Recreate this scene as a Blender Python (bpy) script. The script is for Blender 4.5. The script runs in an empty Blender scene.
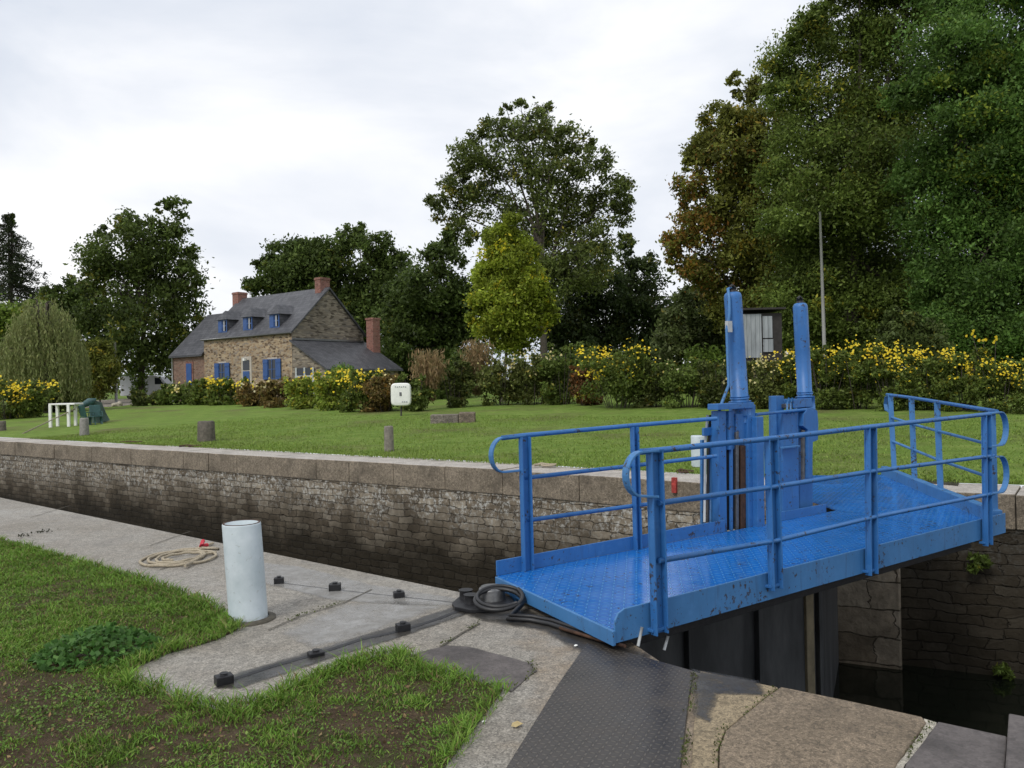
import bpy, math, random
import numpy as np
from mathutils import Vector, Matrix
random.seed(7); rng = np.random.default_rng(7)
sc = bpy.context.scene
col = sc.collection
PI = math.pi
# ------------------------------------------------------------------ camera model
EYE = 1.75; F = 800.0; ROLL = math.atan(.021)
cR, sR = math.cos(ROLL), math.sin(ROLL)
def ray(px, py):
    u = (px-512)/F; v = (384-py)/F
    return Vector((u*cR+v*sR, 1.0, -u*sR+v*cR))
def P(px, py, Y):                      # point seen at a pixel at depth Y
    return Vector((0,0,EYE)) + ray(px,py)*Y
def G(px, py, z=0.0):                  # point seen at a pixel on a level plane
    d = ray(px,py); return Vector((0,0,EYE)) + d*((z-EYE)/d.z)
def VP(px, py, p, q):                  # point seen at a pixel on the upright plane through p, q
    d = ray(px,py); n = Vector((-(q[1]-p[1]), q[0]-p[0], 0))
    t = n.dot(Vector((p[0],p[1],0))) / n.dot(d)
    return Vector((0,0,EYE)) + d*t
def terr(x, y):
    d = .59*(x+.24)+.807*(y-16.3)
    return min(max(.032*(d-1.2),0),2.3)
def T(px, py):                         # point seen at a pixel on the far lawn
    d = ray(px,py); lo, hi = 9.0, 140.0
    f = lambda t: EYE+d.z*t-terr(d.x*t,t)
    if f(hi) > 0: return Vector((d.x*70,70,terr(d.x*70,70)))
    for _ in range(60):
        m = (lo+hi)/2
        if f(m) > 0: lo = m
        else: hi = m
    return Vector((d.x*lo, lo, terr(d.x*lo,lo)))
cam = bpy.data.objects.new('camera', bpy.data.cameras.new('camera')); col.objects.link(cam)
cam.data.lens = F/1024*36; cam.data.sensor_width = 36; cam.data.clip_end = 2000; cam.data.clip_start = .05
cam.matrix_world = Matrix(((cR, sR, 0, 0),(0,0,-1,0),(-sR, cR, 0, EYE),(0,0,0,1)))
sc.camera = cam
# ------------------------------------------------------------------ mesh helpers
class MB:
    def __init__(s): s.v = []; s.f = []; s.sm = []
    def add(s, vs, fs, smooth=False):
        b = len(s.v); s.v += [tuple(p) for p in vs]
        for f in fs: s.f.append([b+i for i in f]); s.sm.append(smooth)
        return s
    def quad(s, a, b, c, d): return s.add([a,b,c,d], [(0,1,2,3)])
    def prism(s, pts, z0, z1):         # pts counter-clockwise xy; z may be functions
        n = len(pts); vs = [(p[0],p[1],z0) for p in pts]+[(p[0],p[1],z1) for p in pts]
        fs = [tuple(range(n-1,-1,-1)), tuple(range(n,2*n))]+[(i,(i+1)%n,n+(i+1)%n,n+i) for i in range(n)]
        return s.add(vs, fs)
    def obox(s, o, ax, ay, az):        # origin corner and three edge vectors
        o=Vector(o); ax=Vector(ax); ay=Vector(ay); az=Vector(az)
        if ax.cross(ay).dot(az) < 0: ax, ay = ay, ax
        vs=[o,o+ax,o+ax+ay,o+ay,o+az,o+ax+az,o+ax+ay+az,o+ay+az]
        return s.add(vs,[(3,2,1,0),(4,5,6,7),(0,1,5,4),(1,2,6,5),(2,3,7,6),(3,0,4,7)])
    def cbox(s, c, ax, ay, az):        # centre and three full edge vectors
        c=Vector(c); ax=Vector(ax); ay=Vector(ay); az=Vector(az)
        return s.obox(c-(ax+ay+az)/2, ax, ay, az)
    def tube(s, path, r, seg=8, cap=True):
        path=[Vector(p) for p in path]; n=len(path)
        rs = r if isinstance(r,(list,tuple)) else [r]*n
        vs=[]; up=None
        for i,p in enumerate(path):
            d=(path[min(i+1,n-1)]-path[max(i-1,0)])
            if d.length<1e-9: d=Vector((0,0,1))
            d.normalize()
            if up is None: up = Vector((0,0,1)) if abs(d.z)<.9 else Vector((1,0,0))
            a=d.cross(up)
            if a.length<1e-6: a=d.orthogonal()
            a.normalize(); b=a.cross(d).normalized(); up=b
            for k in range(seg):
                t=2*PI*k/seg; vs.append(p+(a*math.cos(t)+b*math.sin(t))*rs[i])
        fs=[(i*seg+k,i*seg+(k+1)%seg,(i+1)*seg+(k+1)%seg,(i+1)*seg+k) for i in range(n-1) for k in range(seg)]
        s.add(vs,fs,True)
        if cap:
            b=len(s.v)-n*seg
            s.f.append([b+k for k in range(seg)]); s.sm.append(False)
            s.f.append([b+(n-1)*seg+k for k in range(seg-1,-1,-1)]); s.sm.append(False)
        return s
    def build(s, name, mat, parent=None, loc=None, bevel=0, uvrot=0, root=None):
        off = Vector((0,0,0))
        if parent is not None: off = Vector(parent.get('_org',(0,0,0)))
        if loc is not None: off = Vector(loc)
        me=bpy.data.meshes.new(name)
        me.from_pydata([tuple(Vector(v)-off) for v in s.v],[],s.f); me.update()
        me.polygons.foreach_set('use_smooth', s.sm)
        uv=me.uv_layers.new(name='UVMap'); ca,sa=math.cos(uvrot),math.sin(uvrot)
        for p in me.polygons:
            n=p.normal; h=math.hypot(n.x,n.y)
            for li in p.loop_indices:
                c=me.vertices[me.loops[li].vertex_index].co+off
                if abs(n.z)<.75 and h>0:
                    u=(c.x*-n.y+c.y*n.x)/h; v=c.z
                else: u=c.x*ca+c.y*sa; v=-c.x*sa+c.y*ca
                uv.data[li].uv=(u,v)
        return link(me,name,mat,parent,off if parent is None else None,bevel)
def link(me,name,mat,parent=None,loc=None,bevel=0):
    o=bpy.data.objects.new(name,me); col.objects.link(o)
    if mat: me.materials.append(mat)
    if parent is not None:
        o.parent=parent; o['_org']=parent.get('_org',(0,0,0))
    elif loc is not None:
        o.location=loc; o['_org']=tuple(loc)
    if bevel:
        m=o.modifiers.new('bevel','BEVEL'); m.width=bevel; m.segments=2; m.limit_method='ANGLE'; m.angle_limit=.7
    return o
def tag(o,label,cat,group=None):
    o['label']=label; o['category']=cat
    if group: o['group']=group
    return o
def thing(name,label,cat,loc,group=None):
    o=bpy.data.objects.new(name,None); col.objects.link(o); o.location=loc; o['_org']=tuple(loc)
    o.empty_display_size=.2
    return tag(o,label,cat,group)
def struct(o): o['kind']='structure'; return o
def stuff(o): o['kind']='stuff'; return o
def npmesh(name, V, k, tint=None):     # V: (n*k,3) loose k-gons
    n=len(V)//k; me=bpy.data.meshes.new(name)
    me.vertices.add(n*k); me.vertices.foreach_set('co', np.ascontiguousarray(V,dtype=np.float32).ravel())
    me.loops.add(n*k); me.loops.foreach_set('vertex_index', np.arange(n*k,dtype=np.int32))
    me.polygons.add(n); me.polygons.foreach_set('loop_start', np.arange(0,n*k,k,dtype=np.int32))
    me.update(calc_edges=True)
    if tint is not None:
        a=me.color_attributes.new('tint','FLOAT_COLOR','POINT')
        c=np.ones((n,k,4),dtype=np.float32); c[:,:,:3]=tint[:,None,:]
        a.data.foreach_set('color', c.ravel())
    return me
# ------------------------------------------------------------------ materials
class N:
    def __init__(s,name):
        s.m=bpy.data.materials.new(name); s.m.use_nodes=True; s.t=s.m.node_tree; s.t.nodes.clear()
        s.out=s.n('ShaderNodeOutputMaterial'); s.b=s.n('ShaderNodeBsdfPrincipled'); s.l(s.b.outputs[0],s.out.inputs[0])
    def n(s,t,**k):
        x=s.t.nodes.new(t)
        for a,v in k.items(): setattr(x,a,v)
        return x
    def l(s,a,b): s.t.links.new(a,b)
    def put(s,v,sock):
        if hasattr(v,'is_linked') or hasattr(v,'links'): s.l(v,sock)
        elif isinstance(v,(tuple,list)) and len(v)==3 and len(sock.default_value)==4: sock.default_value=(*v,1)
        else: sock.default_value=v
    def set(s,**k):
        for a,v in k.items(): s.put(v,s.b.inputs[a.replace('_',' ')])
        return s
    def co(s,kind='Object'): return s.n('ShaderNodeTexCoord').outputs[kind]
    def pos(s): return s.n('ShaderNodeNewGeometry').outputs['Position']
    def map(s,v,scale=(1,1,1),loc=(0,0,0),rot=(0,0,0)):
        x=s.n('ShaderNodeMapping'); s.l(v,x.inputs[0]); x.inputs[1].default_value=loc; x.inputs[2].default_value=rot; x.inputs[3].default_value=scale
        return x.outputs[0]
    def noise(s,v,scale,detail=4,rough=.6,out=0,dist=0):
        x=s.n('ShaderNodeTexNoise'); s.l(v,x.inputs['Vector']); x.inputs['Scale'].default_value=scale
        x.inputs['Detail'].default_value=detail; x.inputs['Roughness'].default_value=rough; x.inputs['Distortion'].default_value=dist
        return x.outputs[out]
    def voro(s,v,scale,feature='F1',out='Distance',rnd=1):
        x=s.n('ShaderNodeTexVoronoi',feature=feature); s.l(v,x.inputs['Vector']); x.inputs['Scale'].default_value=scale
        x.inputs['Randomness'].default_value=rnd
        return x.outputs[out]
    def ramp(s,f,stops,interp='LINEAR'):
        x=s.n('ShaderNodeValToRGB'); s.l(f,x.inputs[0]); e=x.color_ramp.elements; x.color_ramp.interpolation=interp
        while len(e)<len(stops): e.new(.5)
        for i,(p,c) in enumerate(stops):
            e[i].position=p; c=(c,c,c) if isinstance(c,(int,float)) else c; e[i].color=(*c,1)
        return x.outputs[0]
    def mix(s,f,a,b,mode='MIX'):
        x=s.n('ShaderNodeMix',data_type='RGBA',blend_type=mode); s.put(f,x.inputs[0]); s.put(a,x.inputs[6]); s.put(b,x.inputs[7])
        return x.outputs[2]
    def math(s,op,a,b=0,c=0):
        x=s.n('ShaderNodeMath',operation=op); s.put(a,x.inputs[0]); s.put(b,x.inputs[1]); s.put(c,x.inputs[2]); return x.outputs[0]
    def sep(s,v):
        x=s.n('ShaderNodeSeparateXYZ'); s.l(v,x.inputs[0]); return x.outputs
    def bump(s,h,strength=.5,dist=.02):
        x=s.n('ShaderNodeBump'); s.l(h,x.inputs['Height']); x.inputs['Strength'].default_value=strength; x.inputs['Distance'].default_value=dist
        s.l(x.outputs[0],s.b.inputs['Normal']); return s
def M_plain(name,c,rough=.6,var=.25,scale=8,metal=0,bump=.15,dist=.01):
    m=N(name); p=m.pos(); f=m.noise(p,scale,6,.65)
    dark=tuple(x*(1-var) for x in c); lite=tuple(min(1,x*(1+var)) for x in c)
    m.set(Base_Color=m.ramp(f,[(.3,dark),(.7,lite)]),Roughness=rough,Metallic=metal).bump(m.noise(p,scale*6,5),bump,dist); return m.m
def M_blue(name,plate=False,base=(.026,.132,.36)):
    m=N(name); p=m.pos(); f=m.noise(p,3,5,.6); f2=m.noise(p,24,6,.7)
    c=m.mix(f,tuple(x*.8 for x in base),tuple(x*1.25 for x in base))
    pale=m.ramp(m.noise(p,9,6,.75),[(.52,0.),(.72,.55)])
    c=m.mix(pale,c,(.07,.21,.46))
    stk=m.ramp(m.noise(m.map(p,(14,14,1.1)),1.3,5,.65),[(.56,0.),(.74,.5)])
    if not plate: c=m.mix(stk,c,(.03,.06,.12))
    chip=m.ramp(m.math('ADD',m.math('MULTIPLY',f2,.75),m.math('MULTIPLY',m.noise(p,3.1,3),.35)),[(.635,0.),(.66,1.)])
    c=m.mix(chip,c,(.035,.028,.03))
    m.set(Base_Color=c,Roughness=m.ramp(m.noise(p,2.2,4),[(.3,.22 if plate else .35),(.7,.45 if plate else .6)]))
    if plate: m.set(Roughness=m.ramp(m.noise(p,1.7,4),[(.35,.12),(.7,.34)])); c2=m.mix(m.math('MULTIPLY',tread(m,.062,1.,.05),.8),c,(.06,.26,.60)); m.set(Base_Color=c2)
    else: m.bump(f2,.12,.005)
    return m.m
def tread(m,cell,st,dist):             # two-way tear-drop tread plate
    s=m.sep(m.map(m.co('UV'),(1/cell,1/cell,1)))
    fx=m.math('FLOOR',s[0]); fy=m.math('FLOOR',s[1])
    par=m.math('MODULO',m.math('ABSOLUTE',m.math('ADD',fx,fy)),2)
    lx=m.math('SUBTRACT',m.math('SUBTRACT',s[0],fx),.5); ly=m.math('SUBTRACT',m.math('SUBTRACT',s[1],fy),.5)
    sg=m.math('SUBTRACT',m.math('MULTIPLY',par,2),1)
    a=m.math('MULTIPLY',m.math('ADD',lx,m.math('MULTIPLY',ly,sg)),.7); b=m.math('MULTIPLY',m.math('SUBTRACT',ly,m.math('MULTIPLY',lx,sg)),.7)
    e=m.math('ADD',m.math('POWER',m.math('DIVIDE',a,.48),2),m.math('POWER',m.math('DIVIDE',b,.15),2))
    h=m.math('SUBTRACT',1,e); h=m.math('MAXIMUM',h,0); h=m.math('MINIMUM',m.math('MULTIPLY',h,2.5),1)
    m.bump(h,st,dist); return h
def M_leaf(name,rough=.55,trans=.25):
    m=N(name); a=m.n('ShaderNodeVertexColor',layer_name='tint').outputs[0]
    m.set(Base_Color=a,Roughness=rough); m.b.inputs['Specular IOR Level'].default_value=.2
    t=m.n('ShaderNodeBsdfTranslucent'); m.l(a,t.inputs[0]); x=m.n('ShaderNodeMixShader'); x.inputs[0].default_value=trans
    m.l(m.b.outputs[0],x.inputs[1]); m.l(t.outputs[0],x.inputs[2]); m.l(x.outputs[0],m.out.inputs[0]); return m.m
LEAF=M_leaf('foliage_leaf',.5,.42); GRASS=M_leaf('grass_blade',.5,.2); PETAL=M_leaf('petal',.6,.3)
BARK=M_plain('bark',(.07,.058,.045),.9,.4,6,0,.8,.05)
BARKP=M_plain('pale_bark',(.16,.14,.11),.9,.3,6,0,.6,.03)
BLUE=M_blue('blue_paint'); BLUEP=M_blue('blue_tread_plate',True,(.007,.125,.45))
BLUEL=M_blue('pale_blue_paint',False,(.045,.165,.37))
GATE=N('grey_gate_steel')
_p=GATE.pos(); _f=GATE.noise(GATE.map(_p,(1.2,1.2,.35)),2.2,6,.65)
GATE.set(Base_Color=GATE.ramp(_f,[(.35,(.022,.024,.026)),(.52,(.05,.053,.056)),(.7,(.085,.088,.09))]),Roughness=.55).bump(GATE.noise(_p,12,5),.2,.01); GATE=GATE.m
OAK=M_plain('weathered_oak',(.19,.16,.10),.85,.35,5,0,.4,.01)
IRON=M_plain('black_iron',(.018,.018,.02),.5,.4,20,.3,.3,.005)
RUST=M_plain('rusty_iron',(.07,.035,.02),.8,.5,18,.2,.4,.005)
STEEL=M_plain('worn_steel',(.16,.16,.16),.4,.4,16,.7,.3,.004)
RUBBER=M_plain('black_rubber',(.014,.014,.015),.45,.2,15)
CLEAR=M_plain('pale_grey_steel',(.42,.44,.44),.5,.15,8)
def M_whitepost():
    m=N('white_post_paint'); p=m.pos(); c=m.ramp(m.noise(p,5,6,.7),[(.3,(.42,.49,.515)),(.65,(.55,.61,.635))])
    c=m.mix(m.ramp(m.noise(p,26,6,.7),[(.62,0.),(.67,.6)]),c,(.27,.28,.26))
    c=m.mix(m.ramp(m.math('ADD',m.math('MULTIPLY',m.sep(p)[2],-3.2),m.noise(p,9,5,.7)),[(.35,0.),(.75,.7)]),c,(.20,.17,.12))
    m.set(Base_Color=c,Roughness=.5).bump(m.noise(p,30,4),.15,.004); return m.m
WHITEP=M_whitepost()
WHITE=M_plain('white_plastic',(.78,.78,.74),.45,.08,6,0,.05)
VANW=M_plain('white_car_paint',(.75,.76,.78),.3,.05,2,0,0)
GLASS=N('dark_glass').set(Base_Color=(.02,.025,.03),Roughness=.12).m
ROPE=M_plain('pale_rope',(.42,.36,.26),.9,.35,60,0,.8,.01)
RED=M_plain('red_plastic',(.55,.03,.05),.5,.15,10)
STUMP=M_plain('old_wood',(.12,.105,.085),.9,.45,9,0,.7,.03)
TEAL=M_plain('teal_plastic',(.02,.075,.07),.5,.3,6)
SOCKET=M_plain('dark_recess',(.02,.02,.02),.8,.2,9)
def M_quay():
    m=N('aggregate_concrete'); p=m.pos()
    big=m.noise(p,.55,5,.6); mid=m.noise(p,3.2,5,.6)
    base=m.ramp(big,[(.3,(.20,.18,.148)),(.55,(.27,.25,.215)),(.75,(.33,.315,.285))])
    base=m.mix(m.ramp(mid,[(.4,0.),(.75,.55)]),base,(.20,.17,.13))
    sx=m.sep(p); tan=m.ramp(m.math('ADD',m.math('MULTIPLY',sx[0],.35),m.math('MULTIPLY',m.math('SUBTRACT',mid,.5),.5)),[(-.25,0.),(.2,.75)])
    base=m.mix(tan,base,(.23,.172,.11))
    dk=m.ramp(m.noise(p,1.1,7,.72),[(.53,0.),(.7,.6)]); base=m.mix(dk,base,(.11,.095,.075))
    st=m.voro(p,120,'F1','Color'); g=m.n('ShaderNodeSeparateColor'); m.l(st,g.inputs[0])
    base=m.mix(.85,base,m.ramp(g.outputs[0],[(.0,.4),(.25,.8),(.7,1.1),(1.,1.6)]),'MULTIPLY')
    st2=m.voro(p,26,'F1','Color'); g2=m.n('ShaderNodeRGBToBW'); m.l(st2,g2.inputs[0])
    base=m.mix(.4,base,m.ramp(g2.outputs[0],[(.2,.6),(.5,1.),(.8,1.3)]),'MULTIPLY')
    m.set(Base_Color=base,Roughness=m.ramp(big,[(.35,.75),(.7,.5)])).bump(m.noise(p,150,4,.7),.4,.008); return m.m
QUAY=M_quay()
def M_stone(name,a,b,grain=60,rough=.85,gr=.8,bump=.6):
    m=N(name); p=m.pos(); c=m.ramp(m.noise(p,2.2,6,.65),[(.3,a),(.7,b)])
    g=m.n('ShaderNodeRGBToBW'); m.l(m.voro(p,grain,'F1','Color'),g.inputs[0])
    c=m.mix(gr,c,m.ramp(g.outputs[0],[(.15,.6),(.5,1.),(.85,1.3)]),'MULTIPLY')
    g2=m.n('ShaderNodeSeparateColor'); m.l(m.voro(p,grain*3.1,'F1','Color'),g2.inputs[0]); c=m.mix(gr*.8,c,m.ramp(g2.outputs[0],[(.0,.3),(.25,.85),(.7,1.1),(1.,1.7)]),'MULTIPLY')
    c=m.mix(m.ramp(m.noise(p,1.3,7,.7),[(.52,0.),(.68,.6)]),c,tuple(x*.42 for x in a))
    c=m.mix(m.ramp(m.noise(p,7,6,.75),[(.60,0.),(.75,.6)]),c,(.07,.065,.05))
    m.set(Base_Color=c,Roughness=rough).bump(m.noise(p,34,7,.8),bump,.03); return m.m
TANSTONE=M_stone('tan_granite',(.23,.18,.11),(.34,.27,.17))
GRANITE=M_stone('brown_granite',(.155,.12,.08),(.27,.21,.145))
SLATE=M_stone('purple_schist',(.095,.083,.078),(.16,.14,.132),25,.75,.35)
COPING=M_stone('far_coping',(.36,.325,.285),(.48,.445,.40),40,.85,.5)
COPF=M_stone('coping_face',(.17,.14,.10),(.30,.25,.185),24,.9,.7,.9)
MORTAR=M_stone('pale_mortar',(.42,.39,.32),(.52,.48,.40),60)
STRIP=N('smooth_wet_concrete'); _p=STRIP.pos()
STRIP.set(Base_Color=STRIP.ramp(STRIP.noise(_p,4,6,.7),[(.3,(.25,.24,.22)),(.7,(.345,.335,.315))]),Roughness=STRIP.ramp(STRIP.noise(_p,1.6,3),[(.35,.2),(.65,.55)])).bump(STRIP.noise(_p,40,4),.12,.004); STRIP=STRIP.m
JOINT=M_plain('joint_dirt',(.09,.08,.06),.9,.4,14)
def M_darkplate():
    m=N('worn_tread_plate'); p=m.pos(); f=m.noise(p,2.6,6,.7)
    c=m.ramp(f,[(.35,(.030,.026,.022)),(.6,(.06,.052,.045)),(.75,(.10,.072,.045))])
    m.set(Base_Color=c,Roughness=m.ramp(f,[(.3,.22),(.7,.5)]),Metallic=.2); m.set(Base_Color=m.mix(m.math('MULTIPLY',tread(m,.036,1.,.025),.7),c,(.15,.132,.11))); return m.m
DPLATE=M_darkplate()
def M_wall(name,lo=-2.65,cw=.46,rh=.155,tone=1.0,wet_shade_k=.95,algk=1.):
    m=N(name); uv=m.co('UV'); p=m.pos()
    d=m.noise(m.map(uv,(1,1.4,1)),2.6,4,.6,1); x=m.n('ShaderNodeVectorMath',operation='MULTIPLY_ADD'); m.l(d,x.inputs[0]); x.inputs[1].default_value=(.34,.17,0); m.l(uv,x.inputs[2])
    b=m.n('ShaderNodeTexBrick'); m.l(x.outputs[0],b.inputs['Vector']); b.inputs['Scale'].default_value=1; b.inputs['Brick Width'].default_value=cw; b.inputs['Row Height'].default_value=rh
    b.inputs['Mortar Size'].default_value=.012; b.inputs['Mortar Smooth'].default_value=.8; b.inputs['Bias'].default_value=0
    b.inputs['Color1'].default_value=(.0,.0,.0,1); b.inputs['Color2'].default_value=(1,1,1,1); b.inputs['Mortar'].default_value=(.5,.5,.5,1); b.offset=.43; b.squash=.7; b.squash_frequency=3
    f=m.noise(p,3.5,6,.7); t=tone
    c=m.ramp(b.outputs['Color'],[(0.,(.13*t,.105*t,.075*t)),(.5,(.20*t,.165*t,.12*t)),(1.,(.30*t,.26*t,.20*t))])
    c=m.mix(.8,c,m.ramp(f,[(.3,.45),(.5,.9),(.7,1.45)]),'MULTIPLY')
    c=m.mix(m.math('MULTIPLY',b.outputs['Fac'],.6),c,(.05,.045,.038))
    z=m.sep(p)[2]
    zn=m.math('ADD',z,m.math('MULTIPLY',m.math('SUBTRACT',m.noise(m.map(p,(1,1,.5)),.9,5,.6),.5),2.0))
    # lichen above the usual water level, dark algae below it
    lich=m.math('MULTIPLY',m.ramp(m.noise(p,11,6,.8),[(.50,0.),(.60,1.)]),m.ramp(m.math('ADD',zn,1.6),[(.15,0.),(.8,1.)]))
    c=m.mix(m.math('MULTIPLY',lich,.85),c,(.52,.52,.48))
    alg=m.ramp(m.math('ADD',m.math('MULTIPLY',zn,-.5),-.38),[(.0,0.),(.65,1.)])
    wet=m.math('MULTIPLY',m.ramp(m.math('MULTIPLY',m.math('SUBTRACT',m.sep(p)[0],3.2),.75),[(.0,0.),(1.,1.)]),wet_shade_k)  # right part darkened: damp algae plus the deck's shade painted into the colour
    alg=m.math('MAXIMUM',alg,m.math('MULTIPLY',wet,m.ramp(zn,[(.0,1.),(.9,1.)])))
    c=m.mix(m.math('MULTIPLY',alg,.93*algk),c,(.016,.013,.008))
    h=m.math('ADD',m.math('MULTIPLY',b.outputs['Fac'],-1.),m.math('MULTIPLY',f,.8))
    m.b.inputs['Specular IOR Level'].default_value=.15; m.set(Base_Color=c,Roughness=m.math('SUBTRACT',.9,m.math('MULTIPLY',alg,.3))).bump(h,.9,.06); return m.m
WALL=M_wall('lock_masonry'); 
QUOIN=M_wall('pale_quoin_masonry',cw=.9,rh=.42,tone=1.35,wet_shade_k=0.,algk=.45)
def M_house(name,cols,mortar,sc_=(3.2,3.2,7.5)):
    m=N(name); p=m.map(m.pos(),sc_); e=m.voro(p,1,'DISTANCE_TO_EDGE'); g=m.n('ShaderNodeSeparateColor'); m.l(m.voro(p,1,'F1','Color'),g.inputs[0])
    c=m.ramp(g.outputs[0],[(.08,cols[0]),(.36,cols[1]),(.66,cols[2]),(.92,cols[3])])
    c=m.mix(m.ramp(e,[(.015,.8),(.07,0.)]),c,mortar)
    c=m.mix(.5,c,m.ramp(m.noise(m.pos(),.6,4),[(.3,.7),(.7,1.3)]),'MULTIPLY')
    m.set(Base_Color=c,Roughness=.9).bump(e,.5,.04); return m.m
HSTONE=M_house('warm_rubble_stone',[(.10,.065,.04),(.27,.185,.11),(.40,.31,.20),(.22,.18,.145)],(.34,.28,.20))
HGABLE=M_house('grey_rubble_stone',[(.07,.055,.04),(.20,.165,.125),(.29,.245,.185),(.15,.13,.11)],(.16,.14,.11),(2.4,2.4,9))
HBRICK=M_house('old_brick',[(.13,.07,.05),(.20,.11,.08),(.23,.14,.10),(.15,.10,.08)],(.24,.20,.16),(4,4,11))
CHIM=M_house('chimney_brick',[(.16,.065,.05),(.25,.10,.075),(.27,.13,.10),(.20,.085,.07)],(.28,.21,.17),(4,4,11))
def M_slate():
    m=N('roof_slate'); b=m.n('ShaderNodeTexBrick'); m.l(m.co('UV'),b.inputs[0]); b.inputs['Scale'].default_value=1; b.inputs['Brick Width'].default_value=.3; b.inputs['Row Height'].default_value=.22; b.inputs['Mortar Size'].default_value=.01
    b.inputs['Color1'].default_value=(.045,.046,.052,1); b.inputs['Color2'].default_value=(.085,.086,.094,1); b.inputs['Mortar'].default_value=(.02,.02,.022,1)
    c=m.mix(.6,b.outputs['Color'],m.ramp(m.noise(m.pos(),.8,5),[(.3,.65),(.7,1.4)]),'MULTIPLY')
    m.set(Base_Color=c,Roughness=.5).bump(b.outputs['Fac'],.3,.02); return m.m
SLATER=M_slate()
SHUT=M_plain('blue_shutter',(.03,.085,.25),.5,.15,4)
FRAME=M_plain('grey_window_frame',(.30,.31,.33),.5,.1,4)
PALE=M_plain('pale_surround',(.44,.40,.34),.8,.15,3)
CORRU=N('grey_boards'); _s=CORRU.sep(CORRU.pos()); _w=CORRU.math('FRACT',CORRU.math('MULTIPLY',_s[0],5.5)); CORRU.set(Roughness=.7,Base_Color=CORRU.mix(CORRU.ramp(_w,[(.04,1.),(.12,0.)]),CORRU.ramp(CORRU.noise(CORRU.map(CORRU.pos(),(5,5,.8)),1.5,5),[(.3,(.20,.22,.23)),(.7,(.36,.385,.40))]),(.07,.075,.08))); CORRU=CORRU.m
DWOOD=M_plain('dark_shed_wood',(.03,.026,.024),.85,.4,5)
CONC=M_plain('concrete_pole',(.36,.355,.34),.8,.1,2)
def M_lawn():
    m=N('lawn_grass'); p=m.pos(); big=m.noise(p,.25,5,.6); mid=m.noise(p,1.7,5,.65); fine=m.noise(p,16,5,.8)
    c=m.ramp(mid,[(.3,(.11,.185,.03)),(.52,(.16,.24,.045)),(.75,(.23,.29,.075))])
    c=m.mix(m.ramp(big,[(.5,0.),(.66,.75)]),c,(.13,.125,.05))
    c=m.mix(m.ramp(m.noise(p,.9,6,.7),[(.58,0.),(.72,.6)]),c,(.17,.14,.07))
    c=m.mix(.7,c,m.ramp(fine,[(.3,.45),(.7,1.5)]),'MULTIPLY')
    m.b.inputs['Specular IOR Level'].default_value=.12; m.set(Base_Color=c,Roughness=.9).bump(fine,.9,.06); return m.m
LAWN=M_lawn()
def M_soil():
    m=N('bare_soil'); p=m.pos(); c=m.ramp(m.noise(p,6,6,.75),[(.3,(.075,.05,.03)),(.5,(.14,.098,.06)),(.7,(.20,.15,.10))])
    c=m.mix(m.ramp(m.noise(p,2.2,6,.7),[(.5,0.),(.66,.6)]),c,(.06,.10,.02))
    c=m.mix(.75,c,m.ramp(m.noise(p,55,5,.8),[(.3,.45),(.7,1.6)]),'MULTIPLY'); m.b.inputs['Specular IOR Level'].default_value=.15
    m.set(Base_Color=c,Roughness=.95).bump(m.noise(p,60,6,.85),1.,.05); return m.m
SOIL=M_soil()
WATER=N('dark_water'); WATER.set(Base_Color=(.006,.008,.005),Roughness=.06).bump(WATER.noise(WATER.map(WATER.pos(),(1,1,1)),2.2,3),.08,.03); WATER=WATER.m
GRAVEL=M_stone('path_gravel',(.17,.15,.12),(.25,.22,.18),8)
# ------------------------------------------------------------------ world and sun
w=bpy.data.worlds.new('World'); sc.world=w; w.use_nodes=True; nt=w.node_tree; nt.nodes.clear()
def wn(t,**k):
    x=nt.nodes.new(t)
    for a,v in k.items(): setattr(x,a,v)
    return x
SUN_EL, SUN_AZ = math.radians(48), math.radians(215)     # azimuth clockwise from +Y: behind the camera, to the left
sky=wn('ShaderNodeTexSky',sky_type='NISHITA'); sky.sun_disc=False; sky.sun_elevation=SUN_EL; sky.sun_rotation=SUN_AZ; sky.air_density=1.; sky.dust_density=4
tc=wn('ShaderNodeTexCoord'); mp=wn('ShaderNodeMapping'); nt.links.new(tc.outputs['Generated'],mp.inputs[0]); mp.inputs[3].default_value=(1.6,1.6,3.6); mp.inputs[1].default_value=(.35,.1,.2)
no=wn('ShaderNodeTexNoise'); nt.links.new(mp.outputs[0],no.inputs['Vector']); no.inputs['Scale'].default_value=1.25; no.inputs['Detail'].default_value=6; no.inputs['Roughness'].default_value=.52; no.inputs['Distortion'].default_value=.3
rp=wn('ShaderNodeValToRGB'); nt.links.new(no.outputs[0],rp.inputs[0]); e=rp.color_ramp.elements
e[0].position=.34; e[0].color=(.63,.685,.78,1); e[1].position=.66; e[1].color=(1.02,1.02,1.03,1); x=e.new(.5); x.color=(.80,.83,.89,1)
sca=wn('ShaderNodeVectorMath',operation='SCALE'); nt.links.new(rp.outputs[0],sca.inputs[0]); sca.inputs['Scale'].default_value=10.2
mx=wn('ShaderNodeMix',data_type='RGBA'); mx.inputs[0].default_value=.93; nt.links.new(sky.outputs[0],mx.inputs[6]); nt.links.new(sca.outputs[0],mx.inputs[7])
bg=wn('ShaderNodeBackground'); bg.inputs[1].default_value=.1; nt.links.new(mx.outputs[2],bg.inputs[0])
ow=wn('ShaderNodeOutputWorld'); nt.links.new(bg.outputs[0],ow.inputs[0])
sl=bpy.data.lights.new('sun','SUN'); sl.energy=1.5; sl.angle=math.radians(14); sl.color=(1,.97,.92)
so=bpy.data.objects.new('sun',sl); col.objects.link(so)
sd=Vector((math.sin(SUN_AZ)*math.cos(SUN_EL),math.cos(SUN_AZ)*math.cos(SUN_EL),math.sin(SUN_EL)))
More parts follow.
